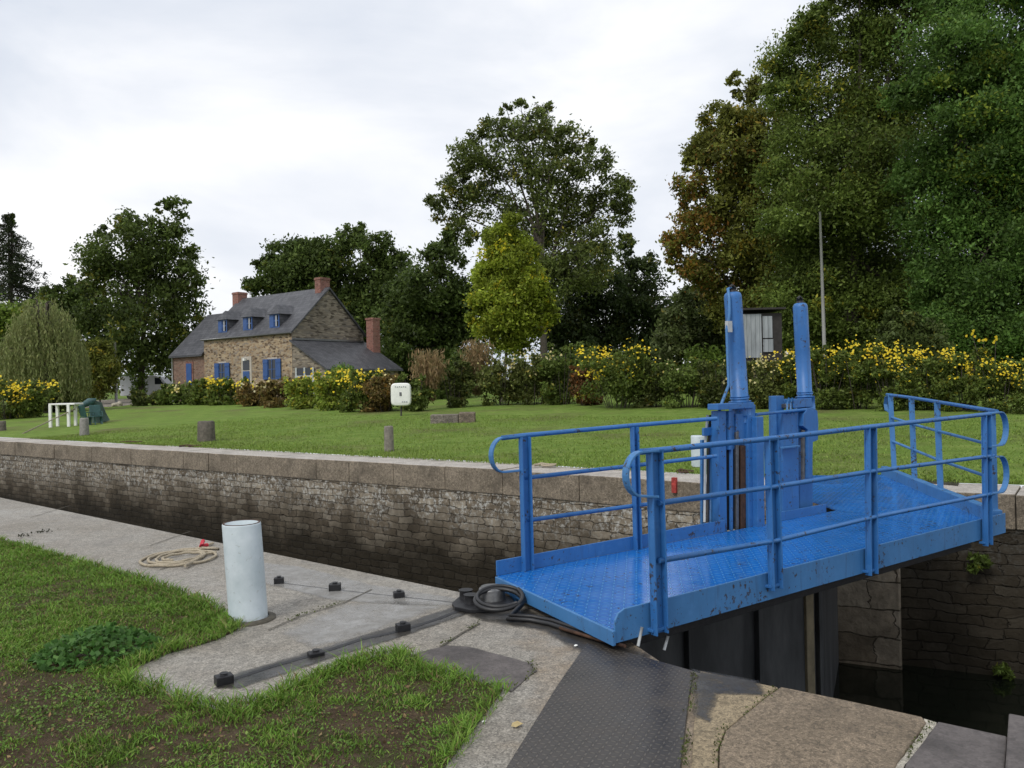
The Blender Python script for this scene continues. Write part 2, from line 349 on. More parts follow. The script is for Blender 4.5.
so.rotation_euler=sd.to_track_quat('Z','Y').to_euler()
sc.view_settings.view_transform='Standard'; sc.view_settings.look='None'; sc.view_settings.exposure=.15; sc.view_settings.gamma=1
sc.cycles.max_bounces=8; sc.cycles.diffuse_bounces=5; sc.cycles.transparent_max_bounces=4
# ------------------------------------------------------------------ the lock: edges of both quays
nE=[(-154,134),(-8.67,13.55),(-.44,6.73),(.60,5.87),(.89,4.98),(1.095,4.76),(2.35,3.82),(2.47,4.0),(2.62,3.88),(40,-27)]
fE=[(-181,148),(-19.4,30.2),(-.24,16.3),(3.2,13.46),(7.2,11.5),(60,-14)]
# near bank ground
b=MB(); n=len(nE); back=Vector((-.637,-.77))
vs=[(p[0],p[1],0) for p in nE]+[(p[0]+back.x*200,p[1]+back.y*200,0) for p in nE]
b.add(vs,[(i,n+i,n+i+1,i+1) for i in range(n-1)])
struct(b.build('quay_pavement',QUAY))
def wall(name,edge,mat,label,copmat,flip,z0=-4.5,lip=.03,ch=.5):
    t=thing(name,label,'lock wall',(edge[2][0],edge[2][1],0))
    b=MB(); c=MB()
    for p,q in zip(edge[:-1],edge[1:]):
        a=Vector((p[0],p[1],0)); d=Vector((q[0],q[1],0))
        L=(d-a); nn=Vector((-L.y,L.x,0)).normalized()*(1 if flip else -1)
        fa,fd=(a,d)
        off=Vector((-.59,-.807,0))*lip if not flip else nn*lip
        segs=max(1,int(min(L.length,40)/.8)) if L.length<60 else 1
        z=Vector((0,0,1))
        vs=[fa-off+z*z0,fd-off+z*z0,fd-off-z*ch,fa-off-z*ch]
        b.add(vs,[(0,1,2,3)] if not flip else [(3,2,1,0)])
    b.build('masonry',mat,t)
    return t
# near lock wall (faces away from the camera)
t=wall('lock_wall',nE,WALL,'near lock wall dropping from the aggregate quay to the dark water','x',True,lip=0,ch=.004)
# far wall
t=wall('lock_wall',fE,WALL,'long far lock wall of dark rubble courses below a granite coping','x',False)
fN=Vector((.59,.807,0))
def lerp(p,q,s): return (p[0]+(q[0]-p[0])*s, p[1]+(q[1]-p[1])*s)
c=MB(); 
for p,q in zip(fE[:-1],fE[1:]):
    L=math.dist(p,q)
    if L>60:
        p_,q_=p,q; k=24 if p==fE[0] else 20
        tt=[0]+[1-(i*1.6)/L for i in range(k,-1,-1)] if p==fE[0] else [i*1.6/L for i in range(k+1)]+[1]
    else:
        tt=[0]; s=0
        while s<L-1.3:
            s+=random.uniform(1.1,1.9); tt.append(min(s/L,1))
        if tt[-1]<1: tt.append(1) if (1-tt[-1])*L>.5 else tt.__setitem__(-1,1)
    for s0,s1 in zip(tt[:-1],tt[1:]):
        g=.006/L; a=lerp(p,q,s0+g); d=lerp(p,q,s1-g); j=random.uniform(-.012,.012)
        back=fN*(1.15+random.uniform(-.05,.05))
        a=(a[0]-fN.x*j,a[1]-fN.y*j); d=(d[0]-fN.x*j,d[1]-fN.y*j)
        dz=random.uniform(-.01,.008)
        c.prism([a,d,(d[0]+back.x,d[1]+back.y),(a[0]+back.x,a[1]+back.y)],-.5,dz+.01)
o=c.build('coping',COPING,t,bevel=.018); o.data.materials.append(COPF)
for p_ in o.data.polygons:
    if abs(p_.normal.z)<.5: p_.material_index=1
# red paint mark on the far wall
q=VP(675,485,fE[2],fE[3]); dirw=(Vector((fE[3][0]-fE[2][0],fE[3][1]-fE[2][1],0))).normalized()
MB().prism([q-fN*.05-dirw*.045,q-fN*.05+dirw*.04,q+fN*.02+dirw*.04,q+fN*.02-dirw*.045],q.z-.13,q.z+.13).build('depth_mark',M_plain('faded_red_paint',(.40,.05,.04),.8,.6,22,0,.5,.02),t)
# pale quoin pier under the footbridge on the far side
pA=VP(808,640,fE[3],fE[4]); pB=VP(901,640,fE[3],fE[4]); d1=Vector((pB.x-pA.x,pB.y-pA.y,0)).normalized(); nn=Vector((-d1.y,d1.x,0))
t=thing('quoin_pier','pale stone quoin pier in the far lock wall beneath the blue footbridge','pier',(pA.x,pA.y,-2.6))
b=MB(); o=Vector((pA.x,pA.y,0)); b.prism([o-nn*.22,o+d1*(pB-pA).length-nn*.22,o+d1*(pB-pA).length+nn*.3,o+nn*.3],-4,-.51)
b.build('masonry',QUOIN,t,bevel=.03)
# far ground
dl=[1.13,1.6,2.4,4,6,9,12,16,20,25,30,36,42,50,60,75,100,160,300,700]
pts=[]
for p,q in zip(fE[:-1],fE[1:]):
    k=max(1,int(min(math.dist(p,q),60)/2)); pts+=[lerp(p,q,i/k) for i in range(k)]
pts.append(fE[-1]); b=MB(); nd=len(dl); vs=[]
for i,p in enumerate(pts):
    for k,d in enumerate(dl):
        dd=d+(random.uniform(-.09,.09) if k==0 else 0)
        x,y=p[0]+fN.x*dd,p[1]+fN.y*dd; vs.append((x,y,terr(x,y)+(.014 if k==0 else .03)+(random.uniform(-.03,.03) if 0<k<12 else 0)))
b.add(vs,[(i*nd+k,(i+1)*nd+k,(i+1)*nd+k+1,i*nd+k+1) for i in range(len(pts)-1) for k in range(nd-1)],True)
struct(b.build('far_ground',LAWN))
b=MB(); b.prism([(p[0]+fN.x*1.3,p[1]+fN.y*1.3) for p in fE][::-1]+[(p[0]+fN.x*.5,p[1]+fN.y*.5) for p in fE],-1,-.05)
struct(b.build('bank_earth',SOIL))
# water
b=MB(); n=len(fE); b.add([(-260,220,-2.65),(-150,60,-2.65),(60,-80,-2.65),(90,-30,-2.65)],[(0,1,2,3)]); b.v=[]; b.f=[]; b.sm=[]
b.add([(-200,160,-2.65),(-158,128,-2.65),(-9.5,12.8,-2.65),(2,2.9,-2.65),(50,-36,-2.65),(62,-13,-2.65),(7.4,12,-2.65),(-.1,17,-2.65),(-19.2,31,-2.65)],[tuple(range(9))])
struct(b.build('canal_water',WATER))
# path by the van
pp=[T(75,409),T(120,407),T(160,401),T(240,398.5),T(150,398),T(95,401)]
b=MB(); b.add([(p.x,p.y,p.z+.06) for p in pp],[tuple(range(len(pp)))]); struct(b.build('gravel_path',GRAVEL))
# ------------------------------------------------------------------ quay surface pieces
def ragged(q,j):
    o=[]
    for a,c in zip(q,q[1:]+q[:1]):
        k=max(1,int((c-a).length/.07))
        for i in range(k): o.append(a.lerp(c,i/k)+Vector((random.gauss(0,j),random.gauss(0,j),0)))
    return o
def sheet(name,px,mat,z,uvrot=0,jit=.006):
    q=[G(x,y,0) for x,y in px]; q=ragged(q,jit) if jit else q; b=MB(); b.add([(p.x,p.y,z) for p in q],[tuple(range(len(q)))])
    o=b.build(name,mat,uvrot=uvrot)
    if o.data.polygons[0].normal.z<0: o.data.flip_normals()
    return struct(o)
sheet('schist_slab',[(408,657),(445,646),(471,648),(532,664),(537,672),(512,692),(470,680),(425,670)],SLATE,.006)
def soft(name,mat,px,inset=.10,z=.004):
    q=[G(x,y,0) for x,y in px]; o=[]
    for a,c in zip(q,q[1:]+q[:1]):
        k=max(1,int((c-a).length/.12)); o+=[a.lerp(c,i/k) for i in range(k)]
    n=len(o); ar=sum(o[i].x*o[(i+1)%n].y-o[(i+1)%n].x*o[i].y for i in range(n))
    if ar<0: o=o[::-1]
    inn=[]
    for i in range(n):
        d=(o[(i+1)%n]-o[i-1]); nn=Vector((-d.y,d.x,0)).normalized(); inn.append(o[i]+nn*inset)
    b=MB(); b.add([(p.x,p.y,z) for p in o]+[(p.x,p.y,z) for p in inn],[(i,(i+1)%n,n+(i+1)%n,n+i) for i in range(n)]+[tuple(range(n,2*n))])
    ob=b.build(name,mat); at=ob.data.color_attributes.new('tint','FLOAT_COLOR','POINT')
    for i in range(2*n): at.data[i].color=(0,0,0,1) if i<n else (1,1,1,1)
    return struct(ob)
def M_soft(name,c0,c1,r0,r1,amt):
    m=N(name); p=m.pos(); a=m.n('ShaderNodeVertexColor',layer_name='tint').outputs[0]
    m.set(Base_Color=m.ramp(m.noise(p,5,6,.7),[(.3,c0),(.7,c1)]),Roughness=m.ramp(m.noise(p,1.7,4),[(.35,r0),(.65,r1)])).bump(m.noise(p,70,5),.2,.004)
    al=m.math('ADD',a,m.math('MULTIPLY',m.math('SUBTRACT',m.noise(p,7,7,.75),.5),2.4)); al=m.math('MULTIPLY',al,amt); al=m.math('MINIMUM',m.math('MAXIMUM',al,0),1); al=m.math('MULTIPLY',al,m.math('MINIMUM',m.math('MULTIPLY',a,4),1))
    t=m.n('ShaderNodeBsdfTransparent'); x=m.n('ShaderNodeMixShader'); m.l(al,x.inputs[0]); m.l(t.outputs[0],x.inputs[1]); m.l(m.b.outputs[0],x.inputs[2]); m.l(x.outputs[0],m.out.inputs[0]); return m.m
LAIT=M_soft('wet_laitance',(.27,.262,.245),(.37,.362,.345),.10,.42,.6); STAIN=M_soft('dark_damp_stain',(.02,.019,.017),(.055,.05,.044),.2,.5,.8)
soft('wet_patch',LAIT,[(256,562),(300,566),(372,584),(458,598),(466,607),(400,606),(330,601),(262,584)],.05)
soft('wet_patch',LAIT,[(276,634),(340,604),(402,600),(448,606),(400,626),(352,642),(310,650)],.12)
soft('damp_stain',STAIN,[(212,690),(228,676),(300,654),(400,624),(462,604),(476,612),(405,637),(330,660),(240,690)],.035,.0055)
soft('damp_stain',STAIN,[(455,612),(475,596),(520,606),(600,632),(655,655),(640,672),(590,660),(540,632),(480,622)],.07,.0055)
soft('damp_stain',STAIN,[(690,672),(760,684),(770,700),(720,700),(712,730),(690,720)],.05,.024)
soft('damp_stain',STAIN,[(330,690),(365,660),(410,655),(440,672),(420,690),(380,700)],.08,.0052)
jb=MB()
def joint(pl,wd=.012):
    for (a,b_) in zip(pl[:-1],pl[1:]):
        p=G(*a,0); q=G(*b_,0); d=(q-p).normalized(); s=Vector((-d.y,d.x,0))*wd
        vs=[p+s,p-s,q-s,q+s]; jb.add([(v.x,v.y,.0085) for v in vs],[(3,2,1,0)])
joint([(268,631),(300,617),(345,603),(372,590)],.006); joint([(440,648),(462,634),(480,624)],.008)
joint([(160,570),(215,552)],.008); joint([(150,546),(190,532)],.006); joint([(30,518),(70,506)],.006)
struct(jb.build('slab_joints',JOINT))
# dark tread plate on the way to the bridge
t=thing('ramp_plate','dark worn tread plate lying on the near quay before the bridge','metal plate',G(620,700,0))
q=[G(x,y,0) for x,y in [(587,645),(640,658),(694,673.5),(689,700),(681,768),(668,880),(430,880),(508,768),(556,690)]]
b=MB(); b.prism([(p.x,p.y) for p in q][::-1],.004,.016); b.build('tread_plate',DPLATE,t,uvrot=math.radians(20),bevel=.003)
# big coping blocks at the lower right
def slab(name,px,mat,label,z1,z0=-.28):
    q=[G(x,y,0) for x,y in px]; cx=sum(p.x for p in q)/len(q); cy=sum(p.y for p in q)/len(q)
    ar=sum(q[i].x*q[(i+1)%len(q)].y-q[(i+1)%len(q)].x*q[i].y for i in range(len(q)))
    if ar<0: q=q[::-1]
    b=MB(); b.prism([(p.x,p.y) for p in q],z0,z1); return tag(b.build(name,mat,loc=(cx,cy,0),bevel=.007),label,'stone block','coping blocks of the near quay')
slab('coping_stone',[(700,674),(745,684),(778.5,691),(763,703),(745,718),(725,735),(718.5,752),(717.5,800),(690,800),(694,730)],TANSTONE,'tan coping block between the dark tread plate and the crack',.022)
slab('coping_stone',[(781,691.5),(850,706),(922,722),(926,727),(912,748),(897,768),(885,800),(719,800),(720,752),(726,736),(746,719),(764,704)],GRANITE,'big brown coping block with a jagged cracked side',.028)
slab('coping_stone',[(938,726),(975,734),(1007,741),(1003,800),(897,800),(906,768),(922,748)],SLATE,'dark purple coping block beyond the pale mortar joint',.024)
slab('coping_stone',[(1009,723),(1060,733),(1120,760),(1040,800),(1004,800)],SLATE,'dark raised coping block in the lower right corner',.05)
sheet('mortar_joint',[(924,722),(938,725.5),(922,748),(905,768),(893,790),(880,790),(897,767),(912,747),(926,727)],MORTAR,.016,jit=.004)
# ------------------------------------------------------------------ leaves
def unit(a): return a/np.maximum(np.linalg.norm(a,axis=1,keepdims=True),1e-9)
def leafquads(c,L,wf=.5,down=0.,flat=0.):
    n=len(c); d=rng.normal(size=(n,3)); d[:,2]-=down; d=unit(d)
    a=rng.normal(size=(n,3)); a[:,2]+=flat; s=unit(np.cross(d,a))
    nn=np.cross(d,s); L=np.asarray(L).reshape(-1,1)*np.ones((n,1)); hw=L*wf/2
    V=np.empty((n,4,3)); V[:,0]=c-d*L/2; V[:,1]=c+s*hw+nn*hw*.35; V[:,2]=c+d*L/2; V[:,3]=c-s*hw+nn*hw*.35
    return V.reshape(-1,3)
def tints(n,pal,clump=None,var=.18):
    pal=np.array(pal); w=rng.dirichlet(np.ones(len(pal))*.9,n); t=w@pal
    t*=1+rng.normal(0,var,(n,1)); return np.clip(t,.004,1)
def crown_points(blobs,n,shell=.5,sub=.34,aniso=.75):
    R=np.array([b[3] for b in blobs]); C=np.array([b[:3] for b in blobs]); wts=R**2/np.sum(R**2)
    pts=[];ids=[];cl=[]; k0=0
    for i in range(len(R)):
        m=int(n*wts[i])+8; ns=max(7,int(44*(R[i]/R.max())**1.3))
        dirs=unit(rng.normal(size=(ns,3))); rad=R[i]*(shell+(1-shell)*rng.random((ns,1))**.6)
        sc_=C[i]+dirs*rad*np.array([1,1,.92]); sr=R[i]*sub*rng.uniform(.6,1.25,(ns,1))
        which=rng.integers(0,ns,m)
        g=rng.normal(size=(m,3))*.5; g[:,2]*=aniso
        pts.append(sc_[which]+g*sr[which]); ids.append(np.full(m,i)); cl.append(which+k0); k0+=ns
    return np.vstack(pts),np.concatenate(ids),np.concatenate(cl),k0
def foliage(name,blobs,n,leaf,pal,parent,org,mat=LEAF,zone=None,shell=.5,sub=.34,down=.2,wf=.5,clumpvar=.27,yellowing=.07):
    pts,ids,cl,nc=crown_points(blobs,n,shell,sub)
    t=tints(len(pts),pal)*np.array([1.8,1.55,1.12])*(1+rng.normal(0,clumpvar,(nc,1)))[cl].clip(.5,1.6)
    yl=(rng.random(nc)<yellowing)[cl]&(rng.random(len(pts))<.6); t[yl]*=np.array([1.75,1.25,.8])
    if zone is not None:
        for i,zp in zone.items():
            m=(ids==i)&(rng.random(len(ids))<zp[1]); t[m]=tints(int(m.sum()),zp[0])
    V=leafquads(pts,leaf*rng.uniform(.55,1.4,len(pts)),wf,down,.9)-np.array(org)
    o=link(npmesh(name,V,4,np.clip(t,.004,1)),name,mat,parent,None if parent else (0,0,0)); return o
GREEN=[(0.0596, 0.1108, 0.0256), (0.0937, 0.1562, 0.0369), (0.0426, 0.0824, 0.0227)]
DARK=[(0.0426, 0.0738, 0.0241), (0.0682, 0.1079, 0.0327), (0.0312, 0.0568, 0.0199)]
BRIGHT=[(.055,.12,.034),(.085,.16,.045),(.036,.085,.026)]
YELG=[(.15,.22,.03),(.125,.195,.028),(.19,.24,.04),(.095,.15,.025)]
ORANGE=[(.33,.135,.03),(.26,.16,.035),(.20,.16,.035)]
OLIVE=[(0.1136, 0.142, 0.0497), (0.1562, 0.1704, 0.071), (0.0852, 0.1136, 0.0426)]
GREYG=[(0.0852, 0.1207, 0.071), (0.0639, 0.0923, 0.0497), (0.1136, 0.142, 0.0852)]
def tree(name,label,base,Y,blobs_px,n,leafpx,pal,group,tr=.35,zone=None,bark=BARK,lean=None,limbs=9,shell=.42,sub=.46,depth=.5,wf=.5,crownname='crown',fork=.45):
    s=Y/F
    gz=terr(P(base[0],base[1],Y).x,Y); p0=P(base[0],base[1],Y); p0.z=gz
    t=thing(name,label,'tree',p0,group); tr*=.62; n=int(n*2.3); leafpx*=1.12; sub=max(sub,.42)
    bl=[]
    for b in blobs_px:
        r=b[2]*s; dy=random.uniform(-1,1)*depth*r*1.4 if len(b)<4 else b[3]
        q=P(b[0],b[1],Y+dy); bl.append((q.x,q.y,q.z,r))
    cx=sum(b[0]*b[3]**2 for b in bl)/sum(b[3]**2 for b in bl); cz=sum(b[2]*b[3]**2 for b in bl)/sum(b[3]**2 for b in bl); cy=sum(b[1]*b[3]**2 for b in bl)/sum(b[3]**2 for b in bl)
    top=Vector((cx,cy,cz)); m=MB(); k0=p0+(top-p0)*fork
    path=[p0+Vector((0,0,-.3))]+[p0+(top-p0)*f+Vector((random.uniform(-1,1),random.uniform(-1,1),0))*tr*.5*f for f in (.15,.35,.6,.85,1.)]
    m.tube(path,[tr*1.5,tr*1.1,tr*.95,tr*.75,tr*.5,tr*.3],9)
    for b in sorted(bl,key=lambda b:-b[3])[:limbs] if limbs<len(bl) else bl:
        f=random.uniform(.45,.9); st=p0+(top-p0)*f; en=Vector(b[:3]); md=st.lerp(en,.5)+Vector((random.uniform(-.3,.3),random.uniform(-.3,.3),.12*(en-st).length))
        m.tube([st,st.lerp(md,.5),md,md.lerp(en,.6),en+Vector((0,0,b[3]*.5))],[tr*.45,tr*.36,tr*.26,tr*.17,tr*.05],6)
        for _ in range(4):
            dd=Vector((random.gauss(0,1),random.gauss(0,1),random.gauss(.3,.7))).normalized()*b[3]*.85
            m.tube([en,en+dd*.5+Vector((0,0,.1)),en+dd],[tr*.13,tr*.08,tr*.02],4,False)
    m.build('trunk',bark,t)
    foliage(crownname,bl,n,leafpx*s,pal,t,p0,zone=zone,shell=shell,sub=sub,wf=wf)
    return t
# ------------------------------------------------------------------ trees
tree('oak_tree','large dark green tree standing left of the stone house with ivy on its trunk',(140,398),82,
 [(105,255,24),(140,243,28),(170,225,17),(178,206,9),(162,208,8),(160,265,34),(122,288,32),(178,298,26),(190,328,18),(105,322,24),(150,330,34),(172,352,26),(118,352,24),(128,222,12),(96,272,14),(184,275,15),(190,250,9),(108,232,9)],15000,3.7,DARK+[(.04,.06,.016)],None,.5,limbs=14)
o=[x for x in col.objects if x.name=='oak_tree'][0]; q=Vector(o['_org'])
foliage('ivy',[(q.x+random.uniform(-.4,.4),q.y-.3+random.uniform(-.3,.3),q.z+z,.75) for z in (.3,1.2,2.2,3.2,4.2,5.2)],2600,.26,GREEN,o,q)
tree('fir_tree','dark layered fir standing tall at the left edge behind the willow',(12,395),105,
 [(12,216,2.2),(12,222,3)],120,3.0,DARK,None,.35,limbs=2)
o=[x for x in col.objects if x.name=='fir_tree'][0]; q=Vector(o['_org']); bl=[]; m=MB()
ztop=P(12,212,105).z
m.tube([q,Vector((q.x,q.y,ztop))],[.45,.05],8)
for k in range(26):
    f=k/25; z=ztop-.4-f*(ztop-q.z)*.66; rad=.7+f*8.5
    for j in range(6):
        a=random.uniform(0,6.28); rr=rad*random.uniform(.5,1.05)
        en=Vector((q.x+math.cos(a)*rr,q.y+math.sin(a)*rr,z-.12*rr+random.uniform(-.2,.2))); m.tube([Vector((q.x,q.y,z)),en],[.07,.02],4,False)
        for g in (.35,.65,.95): bl.append((q.x+(en.x-q.x)*g,q.y+(en.y-q.y)*g,z+(en.z-z)*g-.15,(.3+.55*min(1,f*2))*(1.1-.3*g)))
m.build('bough',BARK,o); foliage('needles',bl,15000,.42,[(.014,.024,.014),(.022,.034,.018)],o,q,wf=.3,down=.6)
# weeping willow: hanging strands
q=P(45,402,56); q.z=terr(q.x,q.y); t=thing('weeping_willow','pale olive weeping willow with hanging strands at the left','tree',q)
Yw=q.y; s=Yw/F; m=MB(); topz=P(45,304,Yw).z
m.tube([q-Vector((0,0,.3)),q+Vector((.1,0,(topz-q.z)*.5)),q+Vector((0,0,(topz-q.z)*.9))],[.45,.33,.1],8)
C=[];D=[];Rx=41*s
pts=[]
for k in range(760):
    a=random.uniform(0,6.28); r=math.sqrt(random.random()); x=q.x+math.cos(a)*r*Rx; y=q.y+math.sin(a)*r*Rx*.9
    zt=q.z+(topz-q.z)*(1-.5*r**3)*random.uniform(.86,1.06); ln=(zt-q.z)*random.uniform(.4,.97)
    if k%26==0: m.tube([q+Vector((0,0,(topz-q.z)*.55)),Vector(((x+q.x)/2,(y+q.y)/2,zt)),Vector((x,y,zt))],[.13,.07,.02],5,False)
    nn=int(ln/.17)
    for j in range(nn):
        f=j/nn; pts.append((x+random.gauss(0,.05)+math.cos(a)*.5*f*(1-f),y+random.gauss(0,.05),zt-ln*f))
m.build('trunk',BARK,t); pts=np.array(pts)
link(npmesh('strands',leafquads(pts,.30*rng.uniform(.6,1.3,len(pts)),.28,2.6)-np.array(q),4,tints(len(pts),[(.22,.27,.09),(.29,.32,.13),(.17,.21,.07),(.26,.25,.10)])),'strands',LEAF,t)
tree('broadleaf_tree','bright green rounded tree behind the weeping willow',(18,398),84,[(15,325,24),(-5,335,26),(35,318,18),(5,355,26),(30,345,24)],7000,3.6,[(0.0639, 0.1207, 0.0284), (0.0994, 0.1562, 0.0355)],None,.25)
tree('broadleaf_tree','low dark tree between the fir and the large oak',(68,395),100,[(55,298,14),(75,288,12),(88,292,13),(70,312,20),(95,310,16),(60,330,18),(85,335,18)],5000,3.6,DARK,None,.3)
tree('broadleaf_tree','small yellow green tree beside the concrete pole left of the van',(100,398),70,[(98,352,13),(92,368,14),(106,370,14),(100,386,14)],3000,3.2,[(.06,.085,.02),(.09,.11,.03)],None,.12)
tree('broadleaf_tree','dark oak behind the left chimney of the house',(290,392),90,[(285,262,20),(300,250,13),(264,264,9),(318,262,22),(300,280,26),(275,285,18),(322,290,24),(310,244,8),(256,285,10)],11000,3.6,DARK,None,.4,limbs=9)
tree('broadleaf_tree','dark spreading oak rising behind the right chimney of the house',(362,392),92,[(350,244,18),(374,248,18),(396,272,20),(340,262,18),(345,285,24),(372,285,28),(395,305,26),(360,230,8),(388,258,12),(370,320,30),(345,320,26),(400,330,22)],14000,3.6,DARK,None,.45,limbs=12)
tree('broadleaf_tree','dense dark green tree just right of the house lean-to',(432,395),71,[(425,288,28),(444,258,20),(448,240,10),(410,318,26),(440,325,32),(402,345,22),(458,295,24),(430,350,30),(398,290,12),(460,340,26)],15000,3.8,DARK+[(.028,.05,.018)],None,.35,limbs=10)
tree('ash_tree','tall airy ash tree with visible limbs in the middle of the view',(545,392),74,
 [(530,122,22),(496,130,17),(560,138,20),(470,158,20),(510,162,26),(550,170,28),(590,163,20),(612,192,19),(455,183,16),(438,206,14),(480,200,24),(530,212,30),(575,212,28),(618,212,14),(600,238,20),(462,228,18),(560,248,28),(585,268,30),(545,282,28),(505,245,22),(520,104,8),(505,108,7),(548,108,7),(475,138,9),(586,142,9),(622,240,12),(630,200,7)],21000,3.3,
 [(0.0639, 0.0966, 0.0341), (0.0923, 0.1278, 0.0426), (0.0426, 0.0682, 0.027)],None,.5,limbs=26,zone={7:([(.07,.09,.02)],.5),12:([(.075,.09,.018)],.55)},shell=.45,sub=.3)
tree('broadleaf_tree','near black dense tree filling the gap right of the yellow green tree',(600,392),86,[(580,285,30),(610,288,26),(640,282,24),(655,305,22),(600,322,34),(560,325,30),(640,325,28),(665,330,20),(628,262,12),(648,262,9),(575,345,30),(615,350,30),(655,350,26)],15000,3.8,[(0.0213, 0.0383, 0.017), (0.0341, 0.054, 0.0227)],None,.5,limbs=10)
tree('poplar_tree','yellow green young tree standing before the tall ash',(502,400),46,
 [(512,226,13),(500,244,18),(522,250,17),(508,268,24),(535,278,16),(484,276,15),(490,300,20),(515,300,26),(545,302,13),(500,326,22),(530,324,18),(480,318,11),(552,318,8),(515,342,16),(520,288,22),(498,280,20),(510,316,24),(530,300,18)],26000,3.4,YELG,None,.16,bark=BARKP,limbs=12,sub=.3)
tree('broadleaf_tree','grey green loose shrub tree left of the first blue ram',(695,400),50,[(690,298,15),(702,316,22),(678,325,18),(718,308,15),(700,340,22),(672,345,18),(725,332,20),(706,288,8)],9000,3.6,GREYG+DARK,None,.14,limbs=8)
tree('autumn_tree','tree with orange turning leaves at the edge of the right hand wood',(760,400),46,
 [(720,116,18),(746,92,13),(700,150,17),(726,158,26),(694,186,17),(700,228,24),(678,242,15),(735,208,28),(742,250,32),(714,272,26),(765,128,24),(770,188,32),(770,258,36),(750,308,30),(745,130,24),(752,165,28),(690,270,15),(710,135,10),(735,78,7),(760,82,9),(672,262,10),(690,212,12),(720,320,18),(690,165,9),(790,320,30),(730,300,20)],36000,3.6,
 [(0.0923, 0.1108, 0.0312), (0.1136, 0.142, 0.0369), (0.0639, 0.0852, 0.0256)],None,.45,limbs=22,zone={4:(ORANGE,.35),5:(ORANGE,.5),6:(ORANGE,.45),9:(ORANGE,.25),16:(ORANGE,.3),3:(ORANGE,.1),21:(ORANGE,.45),20:(ORANGE,.3)})
tree('maple_tree','huge green tree towering over the right half of the view',(850,400),40,
 [(800,62,34),(850,34,40),(900,8,38),(828,110,44),(882,92,46),(800,160,40),(850,180,50),(902,160,46),(828,240,46),(882,250,46),(798,300,36),(850,310,38),(905,315,38),(785,92,20),(860,-30,40),(920,-30,40),(815,20,16),(785,225,30),(800,40,14),(790,345,24),(840,350,26),(870,352,28),(830,8,13),(855,205,40),(865,130,40),(870,290,40),(815,270,36)],105000,3.3,
 [(0.0682, 0.1164, 0.0312), (0.0994, 0.1491, 0.0398), (0.0483, 0.0824, 0.0256)],None,.6,limbs=16,zone={3:([(.08,.09,.02)],.12),6:([(.08,.085,.02)],.1),12:([(.10,.08,.02)],.06)})
tree('maple_tree','broad bright green tree closest at the right edge of the view',(985,402),34,
 [(950,58,44),(1000,38,54),(1012,122,50),(962,140,46),(992,200,52),(940,222,40),(1025,270,48),(960,288,42),(922,172,30),(1000,318,42),(1050,180,60),(1060,80,60),(960,-10,40),(1030,-30,50),(940,330,30),(1050,330,50),(925,280,26),(915,95,24),(985,255,44),(990,150,40),(1000,80,40),(975,330,40),(1020,350,36),(1015,200,40),(960,100,36)],115000,3.5,BRIGHT,None,.36,limbs=12,sub=.3)
tree('broadleaf_tree','dark tree deep in the wood behind the grey shed',(780,398),62,[(740,330,26),(780,320,32),(820,330,30),(860,335,30),(760,350,26),(900,340,30),(800,290,36),(860,290,36),(920,300,34),(960,330,36),(1010,330,36),(1060,330,36)],13000,4.4,[(0.0227, 0.0426, 0.017), (0.0369, 0.0596, 0.0227)],None,.4,limbs=10)
tree('broadleaf_tree','pale green bushy sapling in front of the dark right hand wood',(915,408),30.5,[(898,328,15),(922,336,18),(905,348,18),(930,350,16),(890,345,13),(912,318,7),(893,312,6)],6500,3.6,[(.05,.085,.03),(.07,.10,.04),(.04,.065,.025)],None,.08,limbs=6)
US=[(395,Y_,) for Y_ in ()]
for i,(px,Y,w_,top,pal,lab) in enumerate([(412,74,36,345,DARK,'dark low shrub right of the lean-to chimney'),(450,54,45,345,DARK,'dark thicket behind the shorter tan grass'),(545,54,55,338,DARK,'dark thicket between the poplar and the rust plant'),(605,54,50,345,DARK,'dark thicket behind the isolated yellow clump'),(650,50,45,350,GREEN,'green thicket right of the isolated yellow clump'),(708,47,44,342,GREEN,'green thicket behind the white far bollard'),(735,44,50,350,DARK,'dark thicket left of the grey shed'),(800,42,50,340,DARK,'dark thicket between the shed and the tall pale pole'),(850,40,50,330,DARK,'dark thicket right of the tall pale pole'),(960,38,60,325,DARK,'dark thicket behind the tall flower stem'),(1030,37,60,320,DARK,'dark thicket at the right edge of the view'),(60,75,50,365,DARK,'low dark thicket behind the weeping willow'),(170,104,50,374,DARK,'low dark thicket behind the white van')]):
    h_=(412 if px>350 else 400)-top; r0=h_*.3
    tree('thicket_shrub',lab,(px,405),Y,[(px+random.uniform(-.5,.5)*w_,top+r0+random.uniform(0,h_-r0),random.uniform(.7,1.1)*r0,random.uniform(-1,1)) for _ in range(9)],4200,3.6,pal,None,.12,limbs=6)
# far wood closing the horizon
bl=[]; px=-260
while px<1400:
    Y=random.uniform(125,150); t_=random.uniform(338,352) if px<640 else random.uniform(300,335); q=P(px,t_,Y); r=random.uniform(2.6,4.2)
    z=q.z-r
    while z>0: bl.append((q.x+random.uniform(-1,1),Y,z,r)); z-=r*1.1
    px+=random.uniform(12,20)
o=foliage('distant_wood',bl,60000,.75,DARK,None,(0,0,0)); stuff(o); o['label']='far dark wood closing the horizon'; o['category']='wood'
